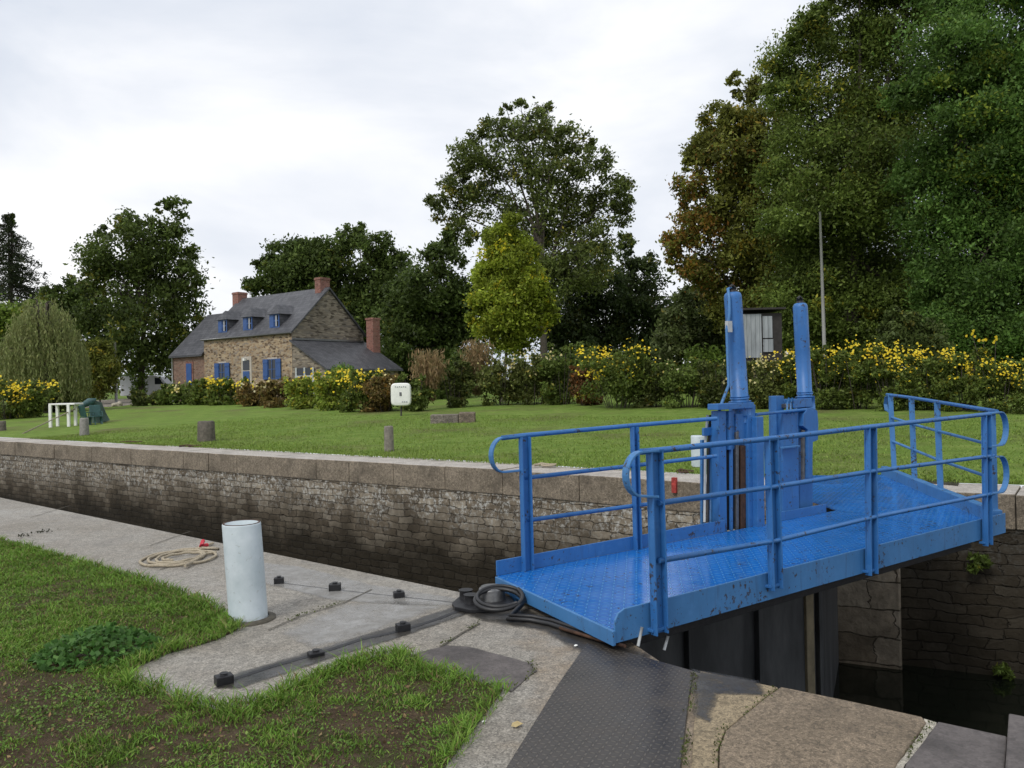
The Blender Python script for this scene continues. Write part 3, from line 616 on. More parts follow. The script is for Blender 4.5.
# ------------------------------------------------------------------ flower bed plants
YEL=[(.82,.64,.03),(.85,.70,.08),(.75,.50,.02)]; CREAM=[(.62,.58,.42),(.55,.50,.2),(.70,.55,.1)]
kinds={'yellow':('sunflower_plant','tall leafy plant with yellow blossoms',[(0.065,0.109,0.029),(0.102,0.145,0.043),(0.043,0.072,0.022)],YEL,60),
 'dark':('leafy_shrub','dark green shrub without blossoms',[(0.041,0.065,0.023),(0.065,0.087,0.032)],None,0),
 'green':('leafy_shrub','mid green leafy shrub',[(0.065,0.109,0.032),(0.087,0.131,0.043)],CREAM,8),
 'brown':('faded_plant','brown and green fading plant',[(0.102,0.072,0.043),(0.072,0.080,0.032),(0.131,0.109,0.043)],CREAM,10),
 'lime':('leafy_shrub','lime green plant',[(0.123,0.189,0.036),(0.174,0.217,0.058),(0.087,0.145,0.029)],YEL,16),
 'cream':('daisy_plant','green plant with pale cream blossoms',[(0.072,0.102,0.036),(0.102,0.131,0.051),(0.051,0.072,0.029)],CREAM,36),
 'rust':('faded_plant','rust coloured plant',[(0.131,0.065,0.036),(0.087,0.072,0.032),(0.072,0.043,0.029)],None,0),
 'tan':('pampas_grass','tall dry tan ornamental grass',[(0.406,0.275,0.145),(0.319,0.217,0.116),(0.174,0.160,0.072)],None,0)}
BED=[(6,420,42,44,'yellow','at the left edge of the view'),(32,418,38,36,'yellow','beside the willow at the left'),(56,413,24,34,'dark','behind the white plastic table'),(150,406,16,34,'dark','at the foot of the ivy clad trunk'),(182,405,22,36,'green','in front of the white van'),
 (207,405,28,32,'yellow','below the blue wing door'),(232,405,27,36,'yellow','below the left ground floor window'),(257,406,26,32,'brown','below the house door'),(284,407,30,34,'brown','below the right ground floor window'),(312,408,34,40,'lime','at the right corner of the house front'),(340,410,42,42,'lime','in front of the lean-to doorway'),(366,412,44,36,'yellow','in front of the lean-to roof'),(384,412,42,34,'brown','left of the white lifebuoy box'),(416,412,36,28,'green','right of the white lifebuoy box'),
 (430,411,58,24,'tan','above the stone trough'),(455,408,48,32,'dark','right of the shorter tan grass'),(478,406,63,22,'tan','beside the slim trunk of the poplar'),(502,406,44,36,'cream','below the poplar'),(534,405,48,40,'cream','below the tall ash'),(562,405,58,34,'green','taller than its neighbours, left of the rust one'),(588,406,38,28,'rust','left of the isolated yellow clump'),(617,408,58,62,'yellow','standing alone in the middle of the bed'),(655,407,42,38,'dark','right of the isolated yellow clump'),(688,408,46,42,'green','left of the first blue ram'),(717,408,44,36,'dark','behind the first blue ram'),
 (748,408,46,38,'cream','between the two blue rams'),(772,409,50,36,'cream','below the grey shed'),(797,409,58,34,'yellow','behind the second blue ram'),(826,410,60,42,'yellow','below the concrete pole in the wood'),(860,410,62,42,'yellow','right of the concrete pole'),(895,411,60,42,'yellow','in front of the pale sapling'),(930,411,56,42,'yellow','above the railing end'),(962,412,60,40,'yellow','below the tallest flower stem'),(1000,413,52,44,'yellow','near the right edge of the view'),(1045,414,52,50,'yellow','at the right edge of the view')]
def bush(px,by,h,wd,kind,where):
    nm,desc,pal,fl,nf=kinds[kind]; q=T(px,by); s=q.y/F
    t=thing(nm,desc+' '+where,'plant',q,'plants of the long flower bed')
    H=h*s*(.88 if px<400 else 1.0); W=wd*s/2*1.3; bl=[]; m=MB(); D=max(W*.9,.7)
    if kind=='tan':
        pts=[];
        for k in range(420):
            a=random.uniform(0,6.28); r=W*.4*math.sqrt(random.random()); tip=Vector((math.cos(a)*(r+random.uniform(0,W)),math.sin(a)*(r+random.uniform(0,W)),H*random.uniform(.6,1.05)))
            b0=Vector((math.cos(a)*r*.4,math.sin(a)*r*.4,0))
            for f in (.2,.45,.7,.85,1.): p=b0.lerp(tip,f)+Vector((0,0,.12*H*f*(1-f)*4)); pts.append(tuple(q+p))
        pts=np.array(pts); link(npmesh('fronds',leafquads(pts,6*s*rng.uniform(.6,1.3,len(pts)),.2,-2.2)-np.array(q),4,tints(len(pts),pal)),'fronds',LEAF,t); return t
    for k in range(13):
        a=random.uniform(0,6.28); rr=math.sqrt(random.random()); z=random.uniform(.12,.88)
        bl.append((q.x+math.cos(a)*rr*W*.8,q.y+math.sin(a)*rr*D*.8,q.z+z*H*(1-.2*rr),min(W,H)*random.uniform(.26,.42)))
    for k in range(12):
        a=random.uniform(0,6.28); rr=math.sqrt(random.random()); e_=q+Vector((math.cos(a)*rr*W,math.sin(a)*rr*D,H*random.uniform(.75,1.08)))
        m.tube([q+Vector((math.cos(a)*rr*W*.3,math.sin(a)*rr*D*.3,-.1)),e_],[.02,.008],4,False)
        bl.append((e_.x,e_.y,e_.z-.12,min(W,H)*.16))
    m.build('stems',BARK,t)
    foliage('foliage',bl,2600+int(wd*h*1.3),3.5*s,pal,t,q,sub=.55,shell=.3,wf=.5)
    if nf:
        K=[(random.uniform(PI*.9,2.1*PI),math.sqrt(random.random()),random.uniform(.45,1.1)**.7) for _ in range(9)]; C=[]; nf=int(nf*3*wd/40)
        for k in range(nf):
            a,rr,z=random.choice(K); a+=random.gauss(0,.22); rr=min(1.05,abs(rr+random.gauss(0,.12))); z+=random.gauss(0,.07)
            if random.random()<.25: a=random.uniform(0,2*PI); rr=math.sqrt(random.random()); z=random.uniform(.35,1.12)**.7
            C.append((q.x+math.cos(a)*rr*W*1.05,q.y+math.sin(a)*D*1.05*math.sqrt(rr),q.z+z*H))
        C=np.array(C); n=len(C); rad=rng.uniform(.6,1.5,n)*1.12*s
        nrm=rng.normal(size=(n,3))*.55+np.array([-.1,-.8,.65]); nrm=unit(nrm); a=unit(np.cross(nrm,rng.normal(size=(n,3)))); b_=np.cross(nrm,a)
        V=np.empty((n,6,3))
        for k in range(6):
            th=k*PI/3; rr=(rad*(1 if k%2 else .72))[:,None]; V[:,k]=C+(a*math.cos(th)+b_*math.sin(th))*rr
        link(npmesh('blossoms',V.reshape(-1,3)-np.array(q),6,tints(n,fl,var=.1)),'blossoms',PETAL,t)
    return t
for a in BED: bush(*a)
# tall flower stem
q=T(985,412); s=q.y/F; t=thing('sunflower_plant','single tall stem with yellow blossoms rising above the right part of the bed','plant',q,'plants of the long flower bed')
m=MB(); cs=[]
for ex,ey in ((972,333),(983,340),(996,338),(984,352),(990,362)):
    e_=P(ex,ey,q.y); m.tube([q,q.lerp(e_,.6)+Vector((.1,0,0)),e_],[.02,.014,.008],5,False)
    for k in range(5): cs.append(tuple(e_+Vector((random.gauss(0,.09),random.gauss(0,.1),random.gauss(0,.08)))))
m.build('stems',BARK,t); cs=np.array(cs); n=len(cs); V=np.empty((n,6,3))
for k in range(6): V[:,k]=cs+np.array([math.cos(k*PI/3),-.2*math.sin(k*PI/3),math.sin(k*PI/3)])*(.055 if k%2 else .04)
link(npmesh('blossoms',V.reshape(-1,3)-np.array(q),6,tints(n,YEL,var=.1)),'blossoms',PETAL,t)
foliage('foliage',[(*(q+(P(985,345,q.y)-q)*f),.16) for f in (.35,.55,.75,.9)],700,.11,[(.06,.10,.025)],t,q)
# domed bright shrub by the lean-to
q=T(346,406); bl=[(*P(x,y,q.y+2),r*q.y/F) for x,y,r in ((346,374,12),(336,380,12),(356,380,12),(346,388,14))]
t=thing('leafy_shrub','smooth domed bright green shrub in front of the lean-to roof','plant',q); MB().tube([q,q+Vector((0,0,1.5))],[.06,.03],6).build('stems',BARK,t)
foliage('foliage',bl,3200,.2,[(.05,.12,.025),(.07,.14,.03)],t,q)
# ------------------------------------------------------------------ near grass
gpoly=[(-60,528),(0,541),(60,558),(130,577),(200,602),(229,617),(238,630),(215,641),(165,655),(132,670),(130,682),(180,700),(215,711),(250,707),(300,684),(350,663),(398,654),(425,668),(470,680),(503,691),(490,708),(468,738),(445,768),(395,830),(-500,830),(-700,640)]
gp=[G(x,y,0) for x,y in gpoly]; gxy=np.array([(p.x,p.y) for p in gp])
b=MB(); b.add([(p.x,p.y,.007) for p in gp],[tuple(range(len(gp)))]); o=b.build('soil_bed',SOIL)
if o.data.polygons[0].normal.z<0: o.data.flip_normals()
struct(o)
def inside(pts,poly):
    x,y=pts[:,0],pts[:,1]; r=np.zeros(len(pts),bool); j=len(poly)-1
    for i in range(len(poly)):
        xi,yi=poly[i]; xj,yj=poly[j]
        c=((yi>y)!=(yj>y))&(x<(xj-xi)*(y-yi)/(yj-yi+1e-12)+xi); r^=c; j=i
    return r
def edgedist(pts,poly,closed=False):
    d=np.full(len(pts),1e9)
    for a,c in zip(poly[:-1],poly[1:]):
        ab=c-a; t=np.clip(((pts-a)@ab)/max(ab@ab,1e-9),0,1); d=np.minimum(d,np.linalg.norm(pts-(a+t[:,None]*ab),axis=1))
    return d
def vnoise(p,s,seed):                   # cheap smooth value noise
    r=np.random.default_rng(seed); tab=r.random((64,64)); q=p*s; i=np.floor(q).astype(int); f=q-i; f=f*f*(3-2*f)
    g=lambda a,b_: tab[(i[:,0]+a)%64,(i[:,1]+b_)%64]
    return (g(0,0)*(1-f[:,0])+g(1,0)*f[:,0])*(1-f[:,1])+(g(0,1)*(1-f[:,0])+g(1,1)*f[:,0])*f[:,1]
def blades(pts,h,wd,pal,zoff=.004,lean=.5):
    n=len(pts); a=rng.uniform(0,6.283,n); l=rng.normal(0,lean,(n,2))
    c=np.column_stack([pts,np.full(n,zoff) if pts.shape[1]==2 else np.zeros(n)]) if pts.shape[1]==2 else pts
    sx=np.column_stack([np.cos(a),np.sin(a),np.zeros(n)])*wd[:,None]/2
    tip=c+np.column_stack([l*h[:,None],h]); mid=c+np.column_stack([l*h[:,None]*.35,h*.6])
    V=np.empty((n,4,3)); V[:,0]=c-sx; V[:,1]=mid+sx*.9; V[:,2]=tip; V[:,3]=mid-sx*.9
    V[:,0]=c; return V.reshape(-1,3)
N0=1500000
bx0,bx1,by0,by1=-9,1.0,2.2,12
cand=np.column_stack([rng.uniform(bx0,bx1,N0),rng.uniform(by0,by1,N0)])
pxl=512+cand[:,0]/cand[:,1]*F; keep=(pxl>-90)&(pxl<1024); cand=cand[keep]
ed_line=np.array([(p.x,p.y) for p in gp[1:23]])
ins=inside(cand,gxy); ed=edgedist(cand,ed_line)
near_edge=(ed<.05)&(rng.random(len(cand))<.3); ok=ins|near_edge; cand=cand[ok]; ed=ed[ok]; ins=ins[ok]
n1=vnoise(cand,1.3,3)*.45+vnoise(cand,3.4,4)*.3+vnoise(cand,9.,5)*.35; n9=vnoise(cand,12.,8)
lush=np.exp(-ed/.16)*.62                                   # lush fringe by the paving
leftband=np.clip((cand[:,1]-4.6)/1.4,0,1)*.42               # thicker in the upper left part
prob=np.clip((n1-.43-.10*np.clip((5.0-cand[:,1])/.6,0,1))*2.9,0,1)*.95+lush*(.4+1.0*n9)+leftband*(.55+.9*n9)
south=np.clip((cand[:,0]+1.2)/.8,0,1)*np.clip((4.6-cand[:,1])/.6,0,1); prob-=south*.34*(ed>.10)
dens=np.clip(prob,.15,1); far=np.clip(4.5/cand[:,1],.45,1)
kp=rng.random(len(cand))<dens*far; cand=cand[kp]; prob=prob[kp]; ed=ed[kp]; n9=n9[kp]; n1=n1[kp]
h=rng.uniform(.009,.030,len(cand))*(1+1.2*np.exp(-ed/.12))*(.5+.75*np.clip(prob,0,1))*(.65+.9*n9); wd=rng.uniform(.003,.0065,len(cand))*(1+.1*cand[:,1])
tt=tints(len(cand),[(.105,.225,.026),(.155,.30,.038),(.075,.165,.02),(.23,.29,.06)]); tt*=(.75+.5*vnoise(cand,5.,11))[:,None]; dry=rng.random(len(cand))<.10; tt[dry]=tints(int(dry.sum()),[(.26,.21,.10),(.18,.13,.06)])
o=link(npmesh('grass',blades(cand,h,wd,None,lean=.7),4,tt),'grass',GRASS); stuff(o); o['label']='patchy short grass of the near bank'; o['category']='grass'
# clover and small weeds between the blades
cl=np.column_stack([rng.uniform(bx0,bx1,160000),rng.uniform(by0,7,160000)]); cl=cl[inside(cl,gxy)&(np.abs(512+cl[:,0]/cl[:,1]*F-400)<520)]
q9=vnoise(cl,2.6,21)*.6+vnoise(cl,8.,22)*.5; cl=cl[(rng.random(len(cl))<np.clip((q9-.5)*3.2,.03,1))]
c3=np.column_stack([cl,rng.uniform(.008,.028,len(cl))])
o=link(npmesh('clover',leafquads(c3,rng.uniform(.010,.022,len(c3)),.8,0,2.5),4,tints(len(c3),[(.07,.16,.025),(.12,.22,.035),(.16,.20,.05)])),'clover',GRASS); stuff(o); o['label']='small clover leaves spread through the near grass'; o['category']='ground cover'
dl_=np.column_stack([rng.uniform(bx0,bx1,9000),rng.uniform(by0,7,9000)]); dl_=dl_[inside(dl_,gxy)]; c3=np.column_stack([dl_,rng.uniform(.006,.02,len(dl_))])
o=link(npmesh('leaf_litter',leafquads(c3,rng.uniform(.012,.035,len(c3)),.55,0,3.),4,tints(len(c3),[(.22,.13,.06),(.30,.22,.10),(.14,.09,.05)])),'leaf_litter',GRASS); stuff(o); o['label']='dry brown leaf litter strewn over the near grass'; o['category']='leaf litter'
# far lawn: tufts
m_=70000; s_=rng.random(m_)**.8; along=rng.random(m_)
A=np.array(fE[1]); B_=np.array(fE[4]); fp=np.array(fE)
base=A+(B_-A)*along[:,None]; base=np.where((along<.82)[:,None],np.array(fE[1])+(np.array(fE[3])-np.array(fE[1]))*(along/.82)[:,None],np.array(fE[3])+(np.array(fE[4])-np.array(fE[3]))*((along-.82)/.18)[:,None])
dd=1.08+s_**2.0*13; pt=base+np.array([.59,.807])*dd[:,None]
z=np.clip(.032*(.59*(pt[:,0]+.24)+.807*(pt[:,1]-16.3)-1.2),0,2.3)+.01
pt3=np.column_stack([pt,z]); h=rng.uniform(.03,.085,m_); wd=rng.uniform(.012,.03,m_)
o=link(npmesh('lawn_tufts',blades(pt3,h,wd,None,lean=.6),4,tints(m_,[(.13,.215,.03),(.175,.27,.042),(.23,.28,.065)])),'lawn_tufts',GRASS); stuff(o); o['label']='mown lawn grass of the far bank'; o['category']='grass'
# moss and small weeds in the coping joints
mp_=[]
for pl in ([(778,692),(762,704),(744,718),(724,735),(717.5,752),(716,768)],[(932,727),(915,748),(900,768)],[(695,676),(692,700),(684,768)],[(268,631),(300,617),(345,603)],[(440,648),(462,634),(480,624)],[(530,664),(536,673),(512,691)]):
    for a,c in zip(pl[:-1],pl[1:]):
        A0,A1=G(*a,0),G(*c,0)
        for k in range(int((A1-A0).length*230)):
            f=random.random(); 
            if vnoise(np.array([[f*3+a[0],a[1]]]),.9,31)[0]<.45: continue
            p_=A0.lerp(A1,f); mp_.append((p_.x+random.gauss(0,.012),p_.y+random.gauss(0,.012),random.uniform(.012,.032)))
mp_=np.array(mp_); o=link(npmesh('joint_moss',leafquads(mp_,rng.uniform(.008,.02,len(mp_)),.6,0,1.),4,tints(len(mp_),[(.07,.10,.02),(.10,.12,.03),(.05,.055,.02)])),'joint_moss',GRASS); stuff(o); o['label']='moss and tiny weeds growing in the stone joints'; o['category']='moss'
# broad leaved weed patch on the near grass
q=G(100,655,0); t=thing('weed_patch','clump of broad dark green weed leaves in the near grass','plant',q)
pts=[]
for k in range(1000):
    a=random.uniform(0,6.28); r=math.sqrt(random.random())*.36; pts.append((q.x+math.cos(a)*r*1.15,q.y+math.sin(a)*r,.02+.15*(1-(r/.36)**2)*random.uniform(.2,1.2)))
pts=np.array(pts); link(npmesh('leaves',leafquads(pts,.045*rng.uniform(.6,1.3,len(pts)),.85,.2,1.6)-np.array(q),4,tints(len(pts),[(.08,.19,.045),(.13,.25,.06),(.055,.13,.03)])),'leaves',LEAF,t)
m=MB()
for k in range(20): a=random.uniform(0,6.28); m.tube([q,q+Vector((math.cos(a)*.3,math.sin(a)*.3,.07))],[.004,.002],4,False)
m.build('stems',BARK,t)
# plants growing out of the far wall
for px,py,r,lab in ((978,562,9,'fern tuft growing from the far wall below the bridge end'),(880,672,7,'small green weed at the waterline of the far wall'),(1000,672,7,'small weed low on the far wall at the right edge')):
    q=VP(px,py,fE[3],fE[4]); q=q-fN*.05; s=q.y/F
    t=thing('wall_fern',lab,'plant',q); MB().tube([q+fN*.1,q-fN*.08],[.015,.008],5).build('stems',BARK,t)
    foliage('fronds',[(q.x+random.gauss(0,.05),q.y-.06,q.z+random.gauss(0,.05),r*s*.7) for _ in range(4)],240,.10,[(.05,.09,.025),(.07,.11,.03)],t,q,down=.8,wf=.3)
# ------------------------------------------------------------------ bollards and quay fittings
def lathe(m,c,prof,seg=28,tilt=(0,0)):
    vs=[]; n=len(prof)
    for r,z in prof:
        for k in range(seg):
            a=2*PI*k/seg; vs.append((c[0]+math.cos(a)*r+tilt[0]*z,c[1]+math.sin(a)*r+tilt[1]*z,c[2]+z))
    m.add(vs,[(i*seg+k,i*seg+(k+1)%seg,(i+1)*seg+(k+1)%seg,(i+1)*seg+k) for i in range(n-1) for k in range(seg)],True); return m
q=G(243.5,624,0); q.y+=.12
t=thing('mooring_bollard','white painted steel tube bollard standing on the near quay','bollard',q)
hh=.735; lathe(MB(),q,[(.15,0),(.142,.02),(.142,.3),(.142,hh-.01),(.139,hh),(.124,hh),(.124,hh-.06),(.0,hh-.06)],40,(-.055,.0)).build('post',WHITEP,t)
m=MB(); lathe(m,q,[(.137,hh+.001),(.137,hh+.004),(.1245,hh+.004),(.1245,hh+.001)],32,(-.055,0)); m.build('worn_rim',RUST,t)
lathe(MB(),q,[(.20,.001),(.20,.010),(.152,.022),(.15,.022)],32).build('base_collar',JOINT,t)
q=T(698.5,468); s=q.y/F; t=thing('mooring_bollard','white bollard on the far bank left of the blue bridge machinery','bollard',q)
lathe(MB(),q,[(7*s,-.05),(7*s,.62),(6.6*s,.64),(0,.64)],24).build('post',WHITEP,t)
lathe(MB(),q,[(7.6*s,-.05),(7.6*s,.03),(7*s,.035)],24).build('base_collar',JOINT,t)
def stump(px,by,w_,hp,label,mat):
    q=T(px,by); s=q.y/F; t=thing('wooden_post',label,'post',q,'posts along the far bank'); r=w_*s/2; H=hp*s; m=MB(); seg=18; vs=[]
    jit=[1+random.uniform(-.09,.09) for _ in range(seg)]
    prof=[(1.1,-.1),(1.04,.1*H),(1.,.5*H),(.97,.94*H),(.88,H),(.4,H*.99),(0.01,H*.985)]
    for i,(a,z) in enumerate(prof):
        for k in range(seg): th=2*PI*k/seg; vs.append((q.x+math.cos(th)*r*a*jit[k],q.y+math.sin(th)*r*a*jit[k],q.z+z+(random.uniform(-.015,.015) if i>3 else 0)))
    m.add(vs,[(i*seg+k,i*seg+(k+1)%seg,(i+1)*seg+(k+1)%seg,(i+1)*seg+k) for i in range(len(prof)-1) for k in range(seg)],True); m.build('shaft',mat,t); return t
stump(206.5,442,16,21,'thick weathered stump post near the middle of the far bank',STUMP)
stump(389,452,9,26,'slim grey post on the coping below the white lifebuoy box',M_plain('grey_post',(.20,.18,.15),.9,.4,10,0,.5,.02))
stump(84.5,436,8,18,'short grey post in front of the plastic chairs',M_plain('pale_post',(.24,.23,.21),.9,.3,10,0,.5,.02))
stump(2,431,7,10,'low post cut by the left edge of the view',STUMP)
# stone trough: two blocks end to end
q=T(453,423); s=q.y/F; t=thing('stone_trough','low rough stone block bench on the lawn','stone bench',q)
m=MB(); m.cbox(q+Vector((-8*s,0,3.6*s)),(28*s,0,0),(0,.5,0),(0,0,8*s+.1)); m.build('left_block',M_stone('block_grey',(.14,.12,.10),(.22,.19,.16),12),t,bevel=.04)
m=MB(); m.cbox(q+Vector((14.5*s,-.05,4.5*s)),(16*s,0,0),(0,.62,0),(0,0,9.5*s+.1)); m.build('right_block',M_stone('block_brown',(.13,.10,.075),(.20,.16,.12),12),t,bevel=.04)
# lifebuoy box
q=T(401,417); s=q.y/F; t=thing('lifebuoy_box','white moulded lifebuoy box on a post before the flower bed','lifebuoy box',q)
c=P(401,394.5,q.y); W,Hh=20*s,23*s
m=MB(); m.tube([q-Vector((0,0,.2)),c+Vector((0,.12,0))],.035,8); m.build('post',DWOOD,t)
m=MB(); prof=[]
for k in range(24):
    a=2*PI*k/24; ca,sa=math.cos(a),math.sin(a); e_=.38
    prof.append((math.copysign(abs(ca)**e_,ca)*W/2,math.copysign(abs(sa)**e_,sa)*Hh/2))
rings=[(1,.1),(1,-.06),(.93,-.12),(.7,-.14),(.0,-.145)]; vs=[]
for f,y in rings:
    for x,z in prof: vs.append((c.x+x*f,c.y+y,c.z+z*f))
n=24; m.add(vs,[(i*n+k,i*n+(k+1)%n,(i+1)*n+(k+1)%n,(i+1)*n+k) for i in range(4) for k in range(n)],False); m.add(vs[:n],[tuple(range(n-1,-1,-1))]); m.build('shell',WHITE,t,bevel=.02)
m=MB(); m.cbox(c+Vector((0,-.148,.02)),(.10,0,0),(0,.01,0),(0,0,.17)); m.build('emblem',M_plain('emblem_grey',(.12,.12,.13),.6,.1),t)
m=MB()
for k in range(6): m.cbox(c+Vector((-.22+.09*k,-.142,Hh*.33+random.uniform(-.01,.01))),(.055,0,0),(0,.012,0),(0,0,.05))
for k in range(3): m.cbox(c+Vector((.08+.09*k,-.142,-Hh*.32)),(.06,0,0),(0,.012,0),(0,0,.05))
m.build('lettering',FRAME,t)
# plastic table, chairs and folded parasol
q=T(66,427); s=q.y/F; t=thing('plastic_table','white plastic garden table at the left of the far lawn','table',q)
zt=23*s; m=MB(); x0,x1=-13*s,8*s; y0,y1=-.3,.3
m.cbox(q+Vector((0,.05,zt)),(26*s,0,0),(0,.8,0),(0,0,.08)); m.build('tabletop',WHITE,t,bevel=.015)
for lx,ly in ((x0+.06,y0),(x1-.08,y0),(x0+.06,y1),(x1-.08,y1)):
    m=MB(); m.cbox(q+Vector((lx,ly,zt/2-.03)),(.13,0,0),(0,.1,0),(0,0,zt+.04)); m.build('leg',WHITE,t,bevel=.01)
def pchair(px,by,rz,label):
    q=T(px,by); t=thing('plastic_chair',label,'chair',q,'teal plastic garden chairs'); R=Matrix.Rotation(rz,3,'Z'); V_=lambda x,y,z: q+R@Vector((x,y,z))
    ax,ay,az=R@Vector((1,0,0)),R@Vector((0,1,0)),Vector((0,0,1))
    MB().cbox(V_(0,0,.43),ax*.5,ay*.48,az*.04).build('seat',TEAL,t,bevel=.015)
    MB().cbox(V_(0,.26,.72),ax*.5,ay*.04,az*.52+ay*.12).build('backrest',TEAL,t,bevel=.015)
    for lx,ly in ((-.22,-.2),(.22,-.2),(-.22,.22),(.22,.22)): MB().tube([V_(lx*1.15,ly*1.15,-.02),V_(lx,ly,.42)],.03,8).build('leg',TEAL,t)
    for lx in (-.26,.26):
        m=MB(); m.tube([V_(lx,-.2,.43),V_(lx,-.2,.64),V_(lx,.1,.66),V_(lx,.28,.66)],.022,6); m.build('armrest',TEAL,t)
pchair(88,426,2.6,'teal plastic chair between the white table and the short post')
pchair(96,425,.6,'teal plastic chair turned away at the outer end of the group')
q=T(22,434); e_=P(96,399,T(78,424).y); t=thing('folded_parasol','folded green parasol leaning across the plastic table','parasol',q)
MB().tube([q,e_],.028,8).build('pole',M_plain('tan_pole',(.30,.25,.18),.7,.2),t)
d=(e_-q); m=MB(); m.tube([q+d*.72,q+d*.8,q+d*.9,q+d*.99],[.05,.13,.20,.06],10); m.build('canopy',TEAL,t)
m=MB(); m.tube([q+d*.93,q+d*.97+Vector((.12,0,-.25)),q+d*.97+Vector((.2,.05,-.75)),q+d*.97+Vector((.28,.1,-1.15))],[.10,.26,.34,.42],11); m.build('loose_cloth',M_plain('dark_green_cloth',(.03,.06,.045),.8,.3),t)
# poles
q=T(115,402); q2=P(115,342,72); t=tag(MB().tube([Vector((q2.x,72,.8)),q2],[.13,.09],10).build('concrete_pole',CONC,loc=(q2.x,72,.8)),'slim grey concrete pole beside the left oak','pole')
a=P(824.5,352,36); b_=P(820,212,36); t=tag(MB().tube([Vector((a.x,36,.5)),a,b_],[.085,.085,.05],10).build('concrete_pole',CONC,loc=(a.x,36,.5)),'tall pale pole standing in front of the right hand wood','pole')
# boulder by the ivy trunk
q=T(118,407); m=MB(); vs=[]
me=bpy.data.meshes.new('garden_rock'); import bmesh
bm=bmesh.new(); bmesh.ops.create_icosphere(bm,subdivisions=3,radius=.42)
for v in bm.verts: v.co*=1+.2*math.sin(v.co.x*9+v.co.y*5)+random.uniform(-.05,.05); v.co.z*=.65
bm.to_mesh(me); bm.free(); me.materials.append(M_stone('pale_rock',(.30,.27,.2),(.42,.38,.3),8)); o=bpy.data.objects.new('garden_rock',me); o.location=q+Vector((0,0,.15)); col.objects.link(o); tag(o,'pale rock lying at the edge of the lawn under the oak','rock')
# ------------------------------------------------------------------ van
Yv=84.5; q=P(150,392,Yv); gz=terr(q.x,Yv); q=Vector((q.x,Yv,gz)); t=thing('parked_van','white panel van half hidden behind the ivy covered trunk','van',q)
prof=[(-2.7,.35),(-2.7,2.2),(-2.5,2.42),(.9,2.42),(1.35,2.3),(2.1,1.5),(2.75,1.2),(2.85,.9),(2.85,.4)]
m=MB(); n=len(prof); vs=[(q.x+x,q.y-.95,q.z+z) for x,z in prof]+[(q.x+x,q.y+.95,q.z+z) for x,z in prof]
m.add(vs,[tuple(range(n-1,-1,-1)) if False else tuple(range(n)),tuple(range(2*n-1,n-1,-1))]+[(i,n+i,n+(i+1)%n,(i+1)%n) for i in range(n)]); m.build('body',VANW,t,bevel=.06)
m=MB(); m.add([(q.x+x,q.y-.957,q.z+z) for x,z in ((.95,1.5),(1.9,1.5),(1.42,2.15),(.95,2.2))],[(0,1,2,3)]); m.build('side_window',GLASS,t)
m=MB(); m.add([(q.x+1.45,q.y-.8,q.z+2.24),(q.x+2.1,q.y-.8,q.z+1.535),(q.x+2.1,q.y+.8,q.z+1.535),(q.x+1.45,q.y+.8,q.z+2.24)],[(0,1,2,3)]); m.build('windscreen',GLASS,t)
m=MB(); m.cbox(q+Vector((2.84,-.7,.85)),(.06,0,0),(0,.3,0),(0,0,.2)); m.build('headlight',CLEAR,t)
for wx in (-1.7,1.8):
    for wy in (-.9,.78):
        m=MB(); m.tube([q+Vector((wx,wy,.33)),q+Vector((wx,wy+.2,.33))],.34,20); wh=m.build('wheel',RUBBER,t)
        m=MB(); m.tube([q+Vector((wx,wy-.01,.33)),q+Vector((wx,wy+.05,.33))],.2,14); m.build('rim',STEEL,wh)
# ------------------------------------------------------------------ house
hd=Vector((-.805,.593,0)); hp=Vector((.593,.805,0)); H0=Vector((-17,62,0)); gz=.8
Lm,Wd=11.8,7.5; ez,rz=6.2,9.8
def HP(a,b,z): p=H0+hd*a+hp*b; return Vector((p.x,p.y,z))
house=thing('stone_house','old stone house with slate roof, three dormers and blue shutters','house',(H0.x,H0.y,gz))
m=MB(); m.add([HP(0,0,gz-1),HP(Lm,0,gz-1),HP(Lm,0,ez),HP(0,0,ez)],[(3,2,1,0)]); m.add([HP(0,Wd,gz-1),HP(Lm,Wd,gz-1),HP(Lm,Wd,ez),HP(0,Wd,ez)],[(0,1,2,3)])
m.build('front_wall',HSTONE,house)
for a in (0,Lm): m=MB(); m.add([HP(a,0,gz-1),HP(a,Wd,gz-1),HP(a,Wd,ez),HP(a,Wd/2,rz-.05),HP(a,0,ez)],[(0,1,2,3,4)] if a else [(4,3,2,1,0)]); m.build('gable_wall',HGABLE,house)
def roofslab(m,a0,a1,b0,z0,b1,z1,th=.14):
    dn=Vector((0,0,-th)); p=[HP(a0,b0,z0),HP(a1,b0,z0),HP(a1,b1,z1),HP(a0,b1,z1)]; up=Vector((0,0,.02))
    m.add([x+up for x in p]+[x+dn for x in p],[(3,2,1,0),(4,5,6,7),(0,1,5,4),(1,2,6,5),(2,3,7,6),(3,0,4,7)])
m=MB(); k=(rz-ez)/(Wd/2); roofslab(m,-.2,Lm+.1,-.18,ez-.18*k+.12,Wd/2,rz+.12); roofslab(m,-.2,Lm+.1,Wd+.18,ez-.18*k+.12,Wd/2,rz+.12)
roof=m.build('roof',SLATER,house)
m=MB(); m.tube([HP(-.2,-.22,ez-.12),HP(Lm+.1,-.22,ez-.12)],.07,8); m.build('gutter',STEEL,roof)
def chimney(a,b,z0,z1,w1,w2,parent):
    m=MB(); m.cbox(HP(a,b,(z0+z1)/2),hd*w1,hp*w2,Vector((0,0,z1-z0))); c_=m.build('chimney',CHIM,parent)
    m=MB(); m.cbox(HP(a,b,z1-.12),hd*(w1+.09),hp*(w2+.09),Vector((0,0,.14))); m.build('chimney_cap',CHIM,c_)
